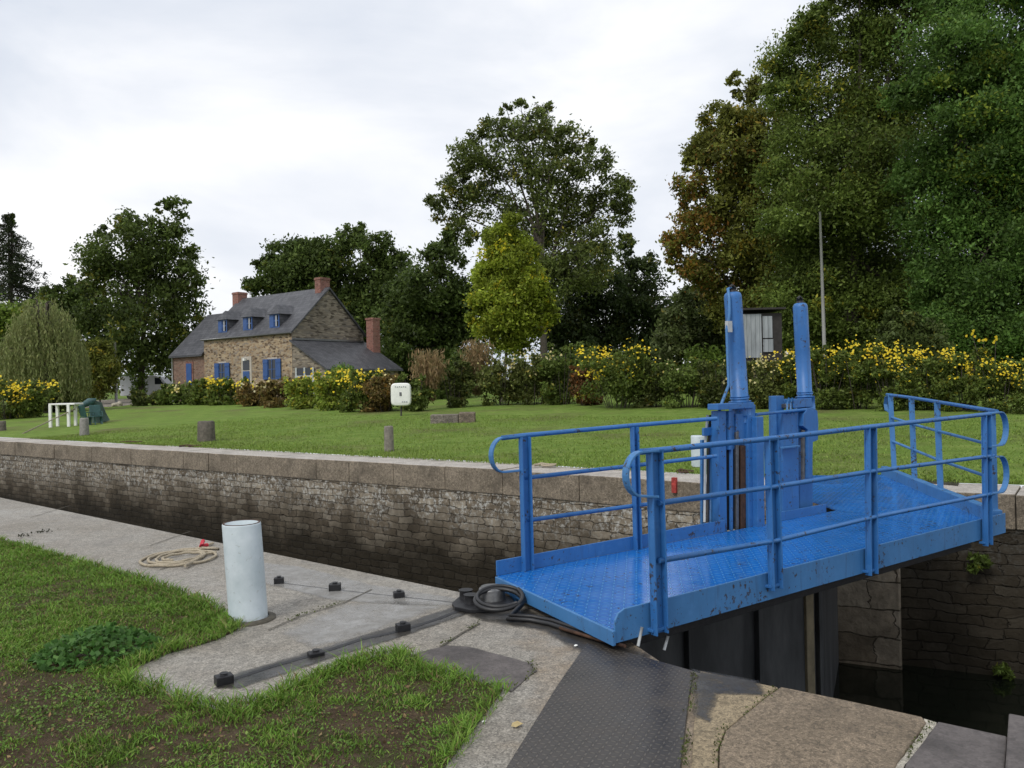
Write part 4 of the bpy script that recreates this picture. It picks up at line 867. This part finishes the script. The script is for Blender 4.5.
chimney(.7,Wd/2,8.4,10.75,.66,1.0,roof); chimney(Lm+.1,Wd/2,7.6,10.5,.85,.95,roof)
def window(a,z0,z1,w1,parent,shut=True,name='window'):
    m=MB(); m.cbox(HP(a,-.015,(z0+z1)/2),hd*(w1+.3),hp*.05,Vector((0,0,z1-z0+.3))); wn_=m.build(name,PALE,parent)
    m=MB(); m.cbox(HP(a,-.05,(z0+z1)/2),hd*w1,hp*.04,Vector((0,0,z1-z0))); m.build('pane',GLASS,wn_)
    m=MB()
    for da in (-w1/2,0,w1/2): m.cbox(HP(a+da,-.08,(z0+z1)/2),hd*.06,hp*.04,Vector((0,0,z1-z0)))
    for zz in (z0,(z0+z1)/2,z1): m.cbox(HP(a,-.083,zz),hd*w1,hp*.04,Vector((0,0,.05)))
    m.build('frame',SHUT,wn_)
    if shut:
        for sgn in (-1,1):
            m=MB(); m.cbox(HP(a+sgn*(w1*.5+.34),-.1,(z0+z1)/2),hd*.58,hp*.05,Vector((0,0,z1-z0+.06)))
            m.cbox(HP(a+sgn*(w1*.5+.34),-.14,z0+.25),hd*.58,hp*.03,Vector((0,0,.09))); m.cbox(HP(a+sgn*(w1*.5+.34),-.14,z1-.25),hd*.58,hp*.03,Vector((0,0,.09)))
            m.build('shutter',SHUT,wn_)
window(2.4,2.55,4.1,.95,house); window(9.1,2.5,4.0,.85,house)
m=MB(); m.cbox(HP(5.78,-.02,2.6),hd*1.35,hp*.06,Vector((0,0,3.7))); dr=m.build('door',PALE,house)
m=MB(); m.cbox(HP(5.78,-.06,2.3),hd*.85,hp*.06,Vector((0,0,1.9))); m.build('door_leaf',SHUT,dr)
m=MB(); m.cbox(HP(5.78,-.06,3.75),hd*.85,hp*.05,Vector((0,0,.8))); m.build('transom_pane',GLASS,dr)
m=MB(); m.cbox(HP(5.78,-.2,4.2),hd*.26,hp*.22,Vector((0,0,.2))); m.build('porch_lamp',WHITE,dr)
def dormer(a):
    w1=.56; b0=.35; z0=ez+b0*k+.1; z1=7.72; b1=(z1+.15-ez)/k
    m=MB()
    for sgn in (-1,1):
        m.add([HP(a+sgn*(w1+.06),b0,z0),HP(a+sgn*(w1+.06),b0,z1),HP(a+sgn*(w1+.06),b1,z1)],[(0,1,2) if sgn>0 else (2,1,0)])
    d_=m.build('dormer',SLATER,house)
    m=MB(); zr=z1+.78; b2=(zr-ez)/k
    e0=w1+.26
    A_=[HP(a-e0,b0-.22,z1-.02),HP(a+e0,b0-.22,z1-.02),HP(a+e0,b1,z1-.02),HP(a-e0,b1,z1-.02),HP(a,b0+.25,zr),HP(a,b2+.2,zr)]
    m.add(A_,[(0,1,4),(1,2,5,4),(3,0,4,5),(3,2,1,0)]); m.build('dormer_roof',SLATER,d_)
    m=MB(); m.cbox(HP(a,b0+.05,(z0+z1)/2),hd*w1*2,hp*.05,Vector((0,0,z1-z0))); m.build('pane',GLASS,d_)
    m=MB()
    for da in (-w1,0,w1): m.cbox(HP(a+da,b0,(z0+z1)/2),hd*(.11 if da else .07),hp*.09,Vector((0,0,z1-z0)))
    for zz in (z0+.03,z1-.05,(z0+z1)/2): m.cbox(HP(a,b0-.004,zz),hd*w1*2,hp*.08,Vector((0,0,.08)))
    m.build('frame',SHUT,d_)
    m=MB(); m.cbox(HP(a+w1*.5,b0-.05,(z0+z1)/2),hd*.42,hp*.03,Vector((0,0,z1-z0-.1))); m.build('shutter',SHUT,d_)
    m=MB(); m.cbox(HP(a-w1*.45,b0-.05,(z0+z1)/2),hd*.2,hp*.03,Vector((0,0,z1-z0-.2))); m.build('curtain',FRAME,d_)
for a in (2.5,6.0,9.5): dormer(a)
# lean-to at the gable
m=MB(); ow=-4.0
def LP(w_,b,z): return HP(-w_,b,z)
zt,zb=5.45,3.25
m.add([LP(0,0.02,gz-1),LP(4,0.02,gz-1),LP(4,0.02,zb),LP(0,0.02,zt)],[(0,1,2,3)]); m.add([LP(4,0,gz-1),LP(4,Wd,gz-1),LP(4,Wd,zb),LP(4,0,zb)],[(0,1,2,3)]); m.add([LP(0,Wd,gz-1),LP(4,Wd,gz-1),LP(4,Wd,zb),LP(0,Wd,zt)],[(3,2,1,0)])
lw=m.build('lean_to_wall',HGABLE,house)
m=MB(); kk=(zt-zb)/4
p=[LP(.01,-.25,zt+.1),LP(4.35,-.25,zb-.35*kk+.1),LP(4.35,Wd+.25,zb-.35*kk+.1),LP(.01,Wd+.25,zt+.1)]; dn=Vector((0,0,-.14))
m.add(p+[x+dn for x in p],[(0,1,2,3),(7,6,5,4),(1,0,4,5),(2,1,5,6),(3,2,6,7),(0,3,7,4)]); lr=m.build('lean_to_roof',SLATER,house)
m=MB(); m.cbox(LP(.06,Wd/2,zt+.17),hd*.12,hp*Wd,Vector((0,0,.14))); m.build('lead_flashing',STEEL,lr)
m=MB(); m.cbox(LP(1.3,Wd-.1,5.6),hd*.8,hp*.8,Vector((0,0,3.8))); c_=m.build('chimney',CHIM,lr)
m=MB(); m.cbox(LP(1.3,Wd-.1,7.45),hd*.92,hp*.92,Vector((0,0,.16))); m.build('chimney_cap',CHIM,c_)
m=MB(); m.cbox(LP(1.55,-.03,2.0),hd*1.9,hp*.06,Vector((0,0,2.6))); dd_=m.build('lean_to_door',GLASS,house)
m=MB()
for a in (.55,1.55,2.55): m.cbox(LP(a,-.08,2.0),hd*.18,hp*.05,Vector((0,0,2.7)))
m.cbox(LP(1.55,-.083,2.65),hd*2.0,hp*.05,Vector((0,0,.16))); m.build('door_frame',CLEAR,dd_)
# lower wing on the left
Lw=5.0; we,wr=5.0,8.7; kw=(wr-we)/(Wd/2)
m=MB(); m.add([HP(Lm,.05,gz-1),HP(Lm+Lw,.05,gz-1),HP(Lm+Lw,.05,we),HP(Lm,.05,we)],[(3,2,1,0)]); m.add([HP(Lm+Lw,.05,gz-1),HP(Lm+Lw,Wd,gz-1),HP(Lm+Lw,Wd,we),HP(Lm+Lw,Wd/2,wr),HP(Lm+Lw,.05,we)],[(0,1,2,3,4)])
m.build('wing_wall',HBRICK,house)
m=MB(); roofslab(m,Lm+.02,Lm+Lw+.15,-.25,we-.25*kw+.1,Wd/2,wr+.1); roofslab(m,Lm+.02,Lm+Lw+.15,Wd+.25,we-.25*kw+.1,Wd/2,wr+.1); m.build('wing_roof',SLATER,house)
m=MB(); m.cbox(HP(14.1,.01,3.2),hd*1.15,hp*.06,Vector((0,0,2.2))); wd_=m.build('wing_window',CHIM,house)
m=MB(); m.cbox(HP(14.1,-.04,3.2),hd*.8,hp*.06,Vector((0,0,1.9))); m.build('shutter',SHUT,wd_)
m=MB(); m.tube([HP(Lm+Lw-.1,-.06,gz-.2),HP(Lm+Lw-.1,-.06,we)],.06,8); m.build('downpipe',CLEAR,house)
# ------------------------------------------------------------------ grey shed in the wood
Ys=34.; a=P(742,352,Ys); s=Ys/F; t=thing('garden_shed','dark wooden shed with pale grey board panels behind the rams','shed',(a.x,Ys,terr(a.x,Ys)))
zc=P(758,335,Ys); m=MB(); m.cbox(Vector((P(762,333,Ys).x,Ys+.9,zc.z-.1)),(40*s,0,0),(0,1.8,0),(0,0,48*s)); m.build('wall',DWOOD,t)
m=MB(); m.cbox(Vector((P(763,308,Ys).x,Ys+.8,P(763,309,Ys).z)),(42*s,0,0),(0,2.1,0),(0,.0,.08)); m.build('roof',DWOOD,t)
for x0,x1,y0,y1 in ((741,761,314,358),(763,772,316,338),(763.5,773,339,352)):
    p0=P(x0,y1,Ys-.04); p1=P(x1,y0,Ys-.04); m=MB(); m.cbox((p0+p1)/2,(p1.x-p0.x,0,0),(0,.05,0),(0,0,p1.z-p0.z)); m.build('board_panel',CORRU,t)
for x in (744,780): q=P(x,352,Ys+.3); m=MB(); m.cbox((q.x,Ys+.3,(terr(q.x,Ys)+q.z)/2-.1),(.12,0,0),(0,.12,0),(0,0,q.z-terr(q.x,Ys)+.4)); m.build('stilt',DWOOD,t)
# ------------------------------------------------------------------ lock gates with footbridge
DZ=.15
A=G(612,629,DZ); B=G(1003,524,DZ); D=G(497,576,DZ); fd=Vector((B.x-A.x,B.y-A.y,0)).normalized(); bn=Vector((-fd.y,fd.x,0))
Cc=D+fd*5.0; Zv=Vector((0,0,1))
S1=A+fd*((B-A).length*.86)
R_=Vector((6.05,13.0,DZ)); L_=Vector((4.85,13.1,DZ))
gate=thing('lock_gate','near lock gate leaf carrying the blue railed footbridge and two rams','lock gate',(A.x,A.y,0))
m=MB(); m.prism([A,S1,Cc,D],DZ-.02,DZ); m.build('deck',BLUEP,gate,uvrot=math.atan2(fd.y,fd.x))
# end channel
e_=(D-A); ed_=e_.normalized(); en=Vector((ed_.y,-ed_.x,0)); en=-en if en.dot(fd)>0 else en
m=MB(); m.obox(A+Zv*-.10-fd*.02-ed_*.035,e_+ed_*.035,fd*.026,Zv*.098); m.build('end_plate',BLUEL,gate,bevel=.004)
# front lip plate with a rounded start, and the beam under it
m=MB(); L=(B-A).length; f0=A-bn*.012; fr=[(.0,-.09),(L,-.09),(L,.12),(.09,.12),(.035,.10),(.008,.06),(.0,.0)]
vs=[f0+fd*x+Zv*z for x,z in fr]+[f0-bn*.014+fd*x+Zv*z for x,z in fr]; n=len(fr)
m.add(vs,[tuple(range(n)),tuple(range(2*n-1,n-1,-1))]+[(i,n+i,n+(i+1)%n,(i+1)%n) for i in range(n)]); m.build('front_kerb',BLUEL,gate,bevel=.003)
m=MB(); m.obox(A+fd*.1+bn*.1+Zv*-.2,fd*(L-.6),bn*.08,Zv*.17); m.obox(D+fd*.1-bn*.15+Zv*-.2,fd*4.6,bn*.08,Zv*.17)
for k_ in range(6): m.obox(A+fd*(.35+.85*k_)+bn*.19+Zv*-.17,bn*1.05,fd*.06,Zv*.13)
m.build('under_beam',IRON,gate,bevel=.004)
m=MB(); m.obox(D+Zv*.001,fd*2.93,bn*.014,Zv*.125); m.obox(D+fd*3.72+Zv*.001,fd*1.05,bn*.014,Zv*.10); m.build('back_kerb',BLUE,gate,bevel=.003)
def front(px,py): return VP(px,py,A-bn*.045,B-bn*.045)
def channel(m,c0,c1,ux,uy,w_,dep,th=.012):     # U section: web w_ along ux, flanges dep along uy
    ax=c1-c0; m.obox(c0-ux*w_/2,ux*w_,uy*th,ax)
    m.obox(c0-ux*w_/2+uy*(th+.001),ux*th,uy*(dep-th),ax); m.obox(c0+ux*(w_/2-th)+uy*(th+.001),ux*th,uy*(dep-th),ax)
fposts=[(657,651.5,450,633),(773,768,438,589),(869,867.5,427,574),(985,983.5,414.5,545)]
tops=[];bots=[]
for xb,xt,yt,yb in fposts:
    c0=front(xb,yb); c1=front(xt,yt); m=MB(); channel(m,c0,c1,fd,bn*-1,.115,.055); 
    m.obox(c0-fd*.07-bn*.03+Zv*.02,fd*.14,bn*.06,Zv*.02); m.obox(c1-fd*.062-bn*.058-Zv*.004,fd*.124,bn*.062,Zv*.014)
    m.build('rail_post',BLUE,gate,bevel=.003); tops.append(c1); bots.append(c0)
def rail(name,pts,r,parent,mat=BLUE): return MB().tube(pts,r,10).build(name,mat,parent)
def on(px,py): return front(px,py)-bn*.035+bn*.0
def arc(c,ra,rb,a0,a1,u,v,n=14): return [c+u*(math.cos(a0+(a1-a0)*i/n)*ra)+v*(math.sin(a0+(a1-a0)*i/n)*rb) for i in range(n+1)]
def flatbar(pts,wv,th,name,parent,mat=BLUEL):   # ribbon of flat bar bent along pts, width along wv
    m=MB(); n=len(pts); wv=wv.normalized()
    vs=[]
    for i,p in enumerate(pts):
        d=(pts[min(i+1,n-1)]-pts[max(i-1,0)]).normalized(); q=d.cross(wv).normalized(); w2=wv
        for sx,sy in ((-1,-1),(1,-1),(1,1),(-1,1)): vs.append(p+w2*sx*wd_bar/2+q*sy*th/2)
    fs=[(i*4+k,i*4+(k+1)%4,(i+1)*4+(k+1)%4,(i+1)*4+k) for i in range(n-1) for k in range(4)]+[(0,1,2,3),((n-1)*4+3,(n-1)*4+2,(n-1)*4+1,(n-1)*4)]
    m.add(vs,fs,False); return m.build(name,mat,parent,bevel=.002)
wd_bar=.055
rail('handrail',[on(637,451.5),on(655,450),on(770,438),on(868,426.5),on(985,414),on(990,413.5)],.021,gate)
rail('middle_rail',[on(655,502.5),on(772,486),on(868,471),on(985,456),on(990,455.3)],.019,gate)
rail('lower_rail',[on(655,560),on(772,540),on(868,517),on(985,494),on(990,493)],.019,gate)
# curled end of the front rail
c_top=on(637,451.5); c_bot=on(637,495.5); cc=(c_top+c_bot)/2; rb=(c_top-c_bot).length/2
flatbar([on(652,450.2)]+arc(cc,rb*.95,rb,PI/2,3*PI/2,fd,Zv)+[on(652,496)],bn,.014,'rail_curl',gate)
# end loops at the far end of the front rail
for y0,y1,ym in ((411,445,0),(455,492,0)):
    ct=on(996,y0+1); cb=on(996,y1); cc=(ct+cb)/2; rb=(ct-cb).length/2
    flatbar([on(985,y0+2.5)]+arc(cc,rb*.85,rb,PI/2,-PI/2,fd,Zv)+[on(985,y1+1.5)],bn,.014,'rail_curl',gate)
# back rail
Bp,Bq=D,D+fd*4
def bk(px,py): return VP(px,py,Bp,Bq)
for (xb,xt,yt,yb,w_) in ((526,523,437,560,.10),(636,632.5,427,541,.075)):
    c0=bk(xb,yb); c1=bk(xt,yt); c0.z=DZ-.04; m=MB(); channel(m,c0,c1,fd,bn*-1,w_,.05); m.build('rail_post',BLUE,gate,bevel=.003)
rail('handrail',[bk(502,438),bk(523,435.5),bk(632,425.5),bk(716,418.5)],.021,gate)
rail('middle_rail',[bk(524,478),bk(634,465.5),bk(716,456)],.019,gate)
rail('lower_rail',[bk(526,520.5),bk(635,505.5),bk(716,497)],.019,gate)
ct=bk(503,437.6); cb=bk(503,472); cc=(ct+cb)/2; rb=(ct-cb).length/2
flatbar([bk(524,435.5)]+arc(cc,rb*.85,rb,PI/2,3*PI/2,fd,Zv)+[bk(524,470)],bn,.014,'rail_curl',gate)
rail('handrail',[bk(756,414.5),bk(806,409.5)],.018,gate)
# gate panel, ribs and seal post below the deck
gx=D+fd*.15-bn*.55; ge=2.4
while True:
    pr=gx+fd*ge; 
    if 512+pr.x/pr.y*F>=799: break
    ge+=.02
m=MB(); m.obox(Vector((gx.x,gx.y,-4)),fd*ge,bn*.16,Zv*3.92); m.build('gate_panel',GATE,gate)
m=MB()
for k_ in range(4): m.obox(Vector((gx.x,gx.y,-4))+fd*(.5+k_*1.0)-bn*.06,fd*.06,bn*.058,Zv*3.9)
m.build('gate_rib',GATE,gate,bevel=.004)
m=MB(); m.obox(Vector((gx.x,gx.y,-4))+fd*(ge+.002)-bn*.03,fd*.13,bn*.24,Zv*3.93); m.build('seal_post',OAK,gate,bevel=.006)
m=MB(); q=G(518,603,0); q=q+Vector((.0,.03,0)); m.obox(q-fd*.03,fd*.07,bn*.05,Zv*.06+Zv*.0); q2=q+Zv*.001; m.obox(q2-fd*.03+bn*.055,fd*.07,bn*.012,Zv*.1); m.build('support_foot',BLUEL,gate)
for px,py,yb in ((642,627,646),(668,636,650)):
    c1=VP(px,py,A+fd*.2-bn*.03,B-bn*.03); c0=VP(px-4,yb,A+fd*.2-bn*.03,B-bn*.03); m=MB(); m.tube([c0,c1],.011,6); m.build('drain_pipe',CLEAR,gate)
# hydraulic rams
def ram(xt,yt,xb,yb,wpx,hose):
    off=bn*.12; p1=D+off; p2=D+off+fd*4
    top=VP(xt,yt,p1,p2); bot=VP(xb,yb,p1,p2); r=wpx*bot.y/F/2; ax=(top-bot).normalized()
    m=MB(); m.tube([bot-ax*.05,bot.lerp(top,.5),top-ax*.06,top-ax*.035,top-ax*.015,top-ax*.004,top],[r,r,r,r*.97,r*.86,r*.7,r*.5],32); cyl=m.build('hydraulic_ram',BLUE,gate)
    m=MB(); m.tube([bot-ax*.12,bot+ax*.03],r*1.3,32); m.tube([bot+ax*.06,bot+ax*.085],r*1.1,32); m.tube([bot-ax*.2,bot-ax*.10],r*1.2,28); m.build('collar',BLUE,cyl)
    m=MB(); m.tube([top,top+ax*.045],r*.45,14); m.tube([top+ax*.045-fd*.05,top+ax*.075,top+ax*.045+fd*.05],.014,8); m.build('ram_eye',IRON,cyl)
    if hose:
        q=VP(xt-7,yt+8,p1,p2)-bn*.05
        path=[top+ax*.015,top+ax*.045-fd*.03,top+ax*.03-fd*.075,q+Zv*.02,q-Zv*.15,VP(723,330,p1,p2)-bn*.05,VP(725,385,p1,p2)-bn*.05,VP(716,408,p1,p2)-bn*.05,VP(712,430,p1,p2)-bn*.08]
        MB().tube(path,.016,8).build('oil_pipe',BLUEL,cyl)
        MB().cbox(VP(725,327,p1,p2)-bn*.05,fd*.07,bn*.04,Zv*.12).build('pipe_clamp',CLEAR,cyl)
    return top,bot,r,ax
ram(732.5,292,740,404,17.2,True); ram(800,303,805,399,14.2,False)
def col_(xl,xr,yt,yb,name,mat,dep,offn,lean=0):
    p1=D+bn*offn; p2=p1+fd*4; a=VP(xl,yb,p1,p2); b_=VP(xr,yb,p1,p2); c=VP(xl-lean,yt,p1,p2)
    z0=min(a.z,DZ-.01) if yb>505 else a.z; base=Vector((a.x,a.y,z0)); 
    m=MB(); m.obox(base,b_-Vector((a.x,a.y,b_.z))+Vector((0,0,0)),bn*dep,Vector((c.x-a.x,c.y-a.y,c.z-z0))); return m.build(name,mat,gate,bevel=.005)
# first ram frame
col_(719.5,727,411,524,'frame_column',BLUE,.10,.03,1); col_(729.5,732,411,450,'frame_column',BLUE,.04,.02,.5); col_(727,735,411,450,'frame_panel',BLUE,.03,.05,.5); col_(749,757,405,528,'frame_column',BLUE,.16,.0,1.5); col_(758,765,417,530,'frame_column',BLUE,.10,-.06,1.5)
col_(718,754,404,410,'cap_plate',BLUE,.14,-.02,0); col_(736,747,414,442,'ram_bracket',BLUE,.16,.03)
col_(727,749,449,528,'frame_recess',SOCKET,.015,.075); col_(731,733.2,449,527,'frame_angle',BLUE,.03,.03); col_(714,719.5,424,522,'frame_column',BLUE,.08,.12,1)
col_(736.5,739,432,530,'rack_rod',STEEL,.03,.02); col_(741,746,446,530,'rack_bar',RUST,.06,.03)
for x,mt in ((704.5,CLEAR),(707.5,RUBBER),(710.5,BLUEL),(713,RUBBER)):
    p1=D+bn*.16; p2=p1+fd*4; MB().tube([VP(x,522,p1,p2),VP(x+.5,480,p1,p2),VP(x+1,440,p1,p2),VP(x+3,415,p1,p2)],.014,8).build('oil_pipe',mt,gate)
col_(704,716,428,436,'pipe_clip',BLUE,.03,.13); col_(702,706,440,524,'frame_angle',BLUEL,.03,.2)
# second ram frame
col_(777,785,396,520,'frame_column',BLUE,.1,.08,1); col_(783,799,413,514,'frame_panel',BLUE,.08,.02,.5); col_(794,812,399,408,'cap_plate',BLUE,.14,-.0)
col_(798,806,410,438,'ram_bracket',BLUE,.14,.05); col_(800,813,436,512,'frame_panel',BLUE,.06,.10,.5); col_(783,800,447,449,'frame_band',BLUEL,.04,-.03)
col_(803,805.2,430,482,'rack_rod',STEEL,.03,-.0); col_(786,793,404,408,'valve_block',STEEL,.08,.02)
for x in (787,790.5,794): 
    p1=D+bn*.02; p2=p1+fd*4; MB().tube([VP(x,414,p1,p2),VP(x,404,p1,p2),VP(x+2,398,p1,p2)],.012,8).build('oil_pipe',BLUEL,gate)
# curved cover in front of the second ram
p1=D-bn*.02; p2=p1+fd*4; m=MB(); top_=[VP(803,426,p1,p2),VP(804,414,p1,p2),VP(808,408,p1,p2),VP(813,407.5,p1,p2),VP(817.5,411,p1,p2),VP(818.5,424,p1,p2),VP(818,440,p1,p2),VP(813,442,p1,p2),VP(812,478,p1,p2),VP(808,478,p1,p2),VP(808,430,p1,p2)]
n=len(top_); m.add(top_+[x+bn*.14 for x in top_],[tuple(range(n)),tuple(range(2*n-1,n-1,-1))]+[(i,n+i,n+(i+1)%n,(i+1)%n) for i in range(n)]); m.build('curved_cover',BLUE,gate,bevel=.004)
# far leaf
gate2=thing('lock_gate','far lock gate leaf with the blue ramp down to the far bank','lock gate',(B.x,B.y,0))
m=MB(); g_=.02; S1b=S1+fd*g_; Cb=Cc+fd*g_+bn*0
m.prism([S1b,B,R_,L_,Vector((3.86,10.7,DZ)),Cb-bn*.0],DZ-.02,DZ); m.build('deck',BLUEP,gate2,uvrot=math.atan2(fd.y,fd.x)+.4)
kd=(R_-B); kl=kd.length; kd.normalize(); kn=Vector((-kd.y,kd.x,0))
m=MB(); m.obox(B+Zv*-.08+kd*.05+kn*-.02,kd*(kl-.05),kn*.1,Zv*.22); m.build('side_kerb',BLUEL,gate2,bevel=.012)
m=MB(); M2=Vector((3.88,10.72,DZ)); m.obox(L_+Zv*.001,(M2-L_),Vector((.012,.0,0)),Zv*.07); m.build('back_kerb',BLUEL,gate2,bevel=.003)
m=MB(); m.obox(B+kd*.2+kn*.15+Zv*-.2,kd*(kl-1.5),kn*.08,Zv*.17); m.build('under_beam',IRON,gate2)
def kp_(px,py): return VP(px,py,B+kn*.03,R_+kn*.03)
tp=[]
for xb,xt,yt,yb,w_ in ((894,890,395,461,.07),(914,911,398,466,.07),(940,936.5,402,483,.07),(993.5,991,411,513,.075)):
    c0=kp_(xb,yb); c1=kp_(xt,yt); c0.z=DZ; m=MB(); m.obox(c0-kd*.035-kn*.035,kd*.012,kn*.075,c1-c0); m.obox(c0-kd*.022-kn*.035,kd*.07,kn*.012,c1-c0); m.build('rail_post',BLUEL,gate2,bevel=.003); tp.append(c1)
rail('handrail',[kp_(887,394.5),kp_(911,397.5),kp_(936,401.5),kp_(991,410.5),kp_(997,411.5)],.022,gate2)
rail('middle_rail',[kp_(892,417.5),kp_(912,424),kp_(938,431),kp_(992,445)],.018,gate2,BLUEL)
rail('lower_rail',[kp_(892,441),kp_(913,449.5),kp_(939,460),kp_(992,478)],.018,gate2,BLUEL)
flatbar([kp_(891,394.5),kp_(886.5,397),kp_(885.5,404),kp_(886.5,410),kp_(891,412.5)],kn,.014,'rail_curl',gate2)
m=MB(); mt_=Vector((gx.x,gx.y,0))+fd*(ge+.16); en2=Vector((5.35,13.2,0)); gd=(en2-mt_); gl=gd.length; gd.normalize(); gn=Vector((-gd.y,gd.x,0))
m.obox(Vector((mt_.x,mt_.y,-4))+gd*.02,gd*(gl-.1),gn*.16,Zv*3.9); m.build('gate_panel',GATE,gate2)
# dark plate on the far bank where the ramp lands
q=[G(x,y,0) for x,y in ((893,466),(934,464),(962,478),(958,487),(905,482))]
m=MB(); m.prism([(p.x,p.y) for p in q][::-1],.012,.03); t=tag(m.build('ramp_plate',DPLATE,loc=q[0]),'dark tread plate on the far bank at the end of the blue ramp','metal plate')
# ------------------------------------------------------------------ anchor straps with bolts, gate collar, hose, rope
def strap(pl,bl,label,wd,bare):
    pts=[G(x,y,0) for x,y in pl]; t=thing('anchor_strap',label,'iron strap',pts[0],'anchor straps set in the near quay'); m=MB()
    for a,b_ in zip(pts[:-1],pts[1:]):
        d=(b_-a); sd_=Vector((-d.y,d.x,0)).normalized()*wd; m.obox(a-sd_/2+Zv*-.05,d,sd_,Zv*(.05+bare))
    m.build('bar',IRON,t,bevel=.004)
    for (x,y,w_,hh_,rot) in bl:
        q=G(x,y,0); R=Matrix.Rotation(rot,3,'Z'); m=MB(); m.cbox(q+Zv*(hh_/2),R@Vector((w_,0,0)),R@Vector((0,w_*.75,0)),Zv*hh_); m.tube([q+Zv*hh_,q+Zv*(hh_+.012)],w_*.2,8); m.build('bolt',IRON,t,bevel=.008)
strap([(222,684),(270,668),(316,655),(362,640),(403,631),(440,619),(462,610)],[(224,684,.10,.055,.6),(316,656,.10,.03,.5),(403,631,.095,.055,.5)],'long bare iron strap with three bolts beside the grass edge',.045,.008)
strap([(279,583),(335,590),(399,597),(455,603)],[(279,583.5,.085,.055,.2),(335,590.5,.10,.06,.1),(399,597.5,.09,.05,.3)],'half buried iron strap with three bolts near the lock edge',.016,.005)
q=G(470,606,0); t=thing('gate_collar','iron gate collar with round bolts at the lock edge','gate hinge',q)
m=MB(); c_=[G(x,y,0) for x,y in ((452,607),(462,598),(485,596),(512,601),(516,609),(497,613),(470,614),(455,611))]; m.prism([(p.x,p.y) for p in c_][::-1],.004,.035); m.build('plate',IRON,t,bevel=.006)
for x,y in ((466,602),(471,607),):
    p=G(x,y,0); MB().tube([p+Zv*.03,p+Zv*.10],.052,16).build('bolt',IRON,t,bevel=.006)
p=G(492,603,0); m=MB(); m.tube([p+Zv*.03,p+Zv*.12,p+Zv*.135],[.11,.105,.08],20); m.build('pivot_pin',STEEL,t,bevel=.006)
p=G(499,614,0); t=thing('hydraulic_hose','thick black hose looped at the corner of the footbridge','hose',p)
m=MB(); path=[]
for k_ in range(30):
    a=-.3+2*PI*1.15*k_/29; path.append(p+Vector((math.cos(a)*.185,math.sin(a)*.17+.08,.07+math.sin(a)*.045+.0015*k_)))
path=path[::-1]+[G(508,619,.03),G(530,620,.02),G(550,624,.02),G(580,634,.02),G(600,640,.02)]
m.tube(path,.017,9); m.tube([x+Vector((.015,.02,.02)) for x in path[6:]],.014,9); m.build('hose',RUBBER,t)
m=MB(); m.tube([G(560,628,.03),G(600,640,.03),G(625,646,.05)],.012,8); m.build('hose_tail',RUST,t)
# rope coil
q=G(180,559,0); t=thing('rope_coil','coil of pale rope with a red end lying beside the white bollard','rope',q); path=[]
for k_ in range(130):
    f=k_/129; a=.9+f*2*PI*3.6; r=.37*(1-.62*f)*(1+.07*math.sin(a*2.3)); path.append(q+Vector((math.cos(a)*r*1.05+.02*math.sin(f*9),math.sin(a)*r*1.25+.02*math.cos(f*11),.016+.012*f+.004*math.sin(k_*1.3))))
lead=[G(213,543,.02),G(205,546,.02),G(198,547.5,.02)]
m=MB(); m.tube(lead+path,.014,8); m.tube([G(216,552,.02),G(205,554,.025),G(196,560,.03),G(185,566,.03)],.014,8); m.build('rope',ROPE,t)
MB().tube([G(207,545,.025),G(201,546,.04),G(203,541,.06)],.022,8).build('red_end',RED,t)
# mooring rings on the far coping
for x,y,lab in ((131,443,'rusty mooring ring lying on the coping at the left'),(190,447,'rusty mooring hook beside the thick stump post'),(545,466.5,'pale rope scrap lying on the coping left of the bridge'),(684,473,'rusty ring on the coping beside the far white bollard')):
    q=G(x,y,.02); s=q.y/F; m=MB(); w_=11*s if x!=684 else 7*s
    m.tube([q+Vector((-w_,0,.03)),q+Vector((-w_*.3,.1,.05)),q+Vector((w_*.4,-.08,.04)),q+Vector((w_,.05,.03))],.028,7); m.tube(arc(q+Vector((w_*.3,0,.03)),.14,.14,0,2*PI,Vector((1,0,0)),Vector((0,1,0)),12),.02,6)
    tag(m.build('mooring_ring' if x!=545 else 'rope_scrap',RUST if x!=545 else ROPE,loc=q),lab,'ring' if x!=545 else 'rope')
# litter: dead leaf, pale chips and tiny weeds on the paving
for x,y,r_,mt,lab,nm in ((517,726,.03,M_plain('dry_leaf',(.42,.33,.16),.8,.3,20),'dry curled leaf lying on the quay near the tread plate','fallen_leaf'),(576,646,.014,WHITE,'small white chip on the quay by the deck corner','stone_chip'),(484,722,.012,WHITE,'small white chip at the edge of the grass','stone_chip')):
    q=G(x,y,.006); m=MB(); m.add([q+Vector(v)*r_ for v in ((-1,-.4,.15),(-.2,-.7,.1),(.9,-.3,.5),(1.1,.4,.2),(.1,.7,.6),(-.8,.4,.4))],[(0,1,2,3,4,5)]); m.add([q+Vector(v)*r_ for v in ((-1,-.4,.15),(-.2,-.7,.1),(.9,-.3,.5),(1.1,.4,.2),(.1,.7,.6),(-.8,.4,.4),(0,0,-.1))],[(1,0,6),(2,1,6),(3,2,6),(4,3,6),(5,4,6),(0,5,6)])
    tag(m.build(nm,mt,loc=q),lab,'leaf' if nm=='fallen_leaf' else 'stone chip')
for x,y in ((45,533),(24,537)):
    q=G(x,y,0); pts=np.array([(q.x+random.gauss(0,.05),q.y+random.gauss(0,.05),random.uniform(.01,.04)) for _ in range(26)])
    tag(link(npmesh('paving_weed',leafquads(pts,.035,.5,0,1)-np.array(q),4,tints(26,[(.03,.04,.02),(.05,.05,.03)])),'paving_weed',LEAF,None,q),'tiny dark weed on the bare quay '+('close to the far left grass' if x==24 else 'right of its smaller twin'),'plant')
for o in bpy.data.objects:
    if '_org' in o: del o['_org']
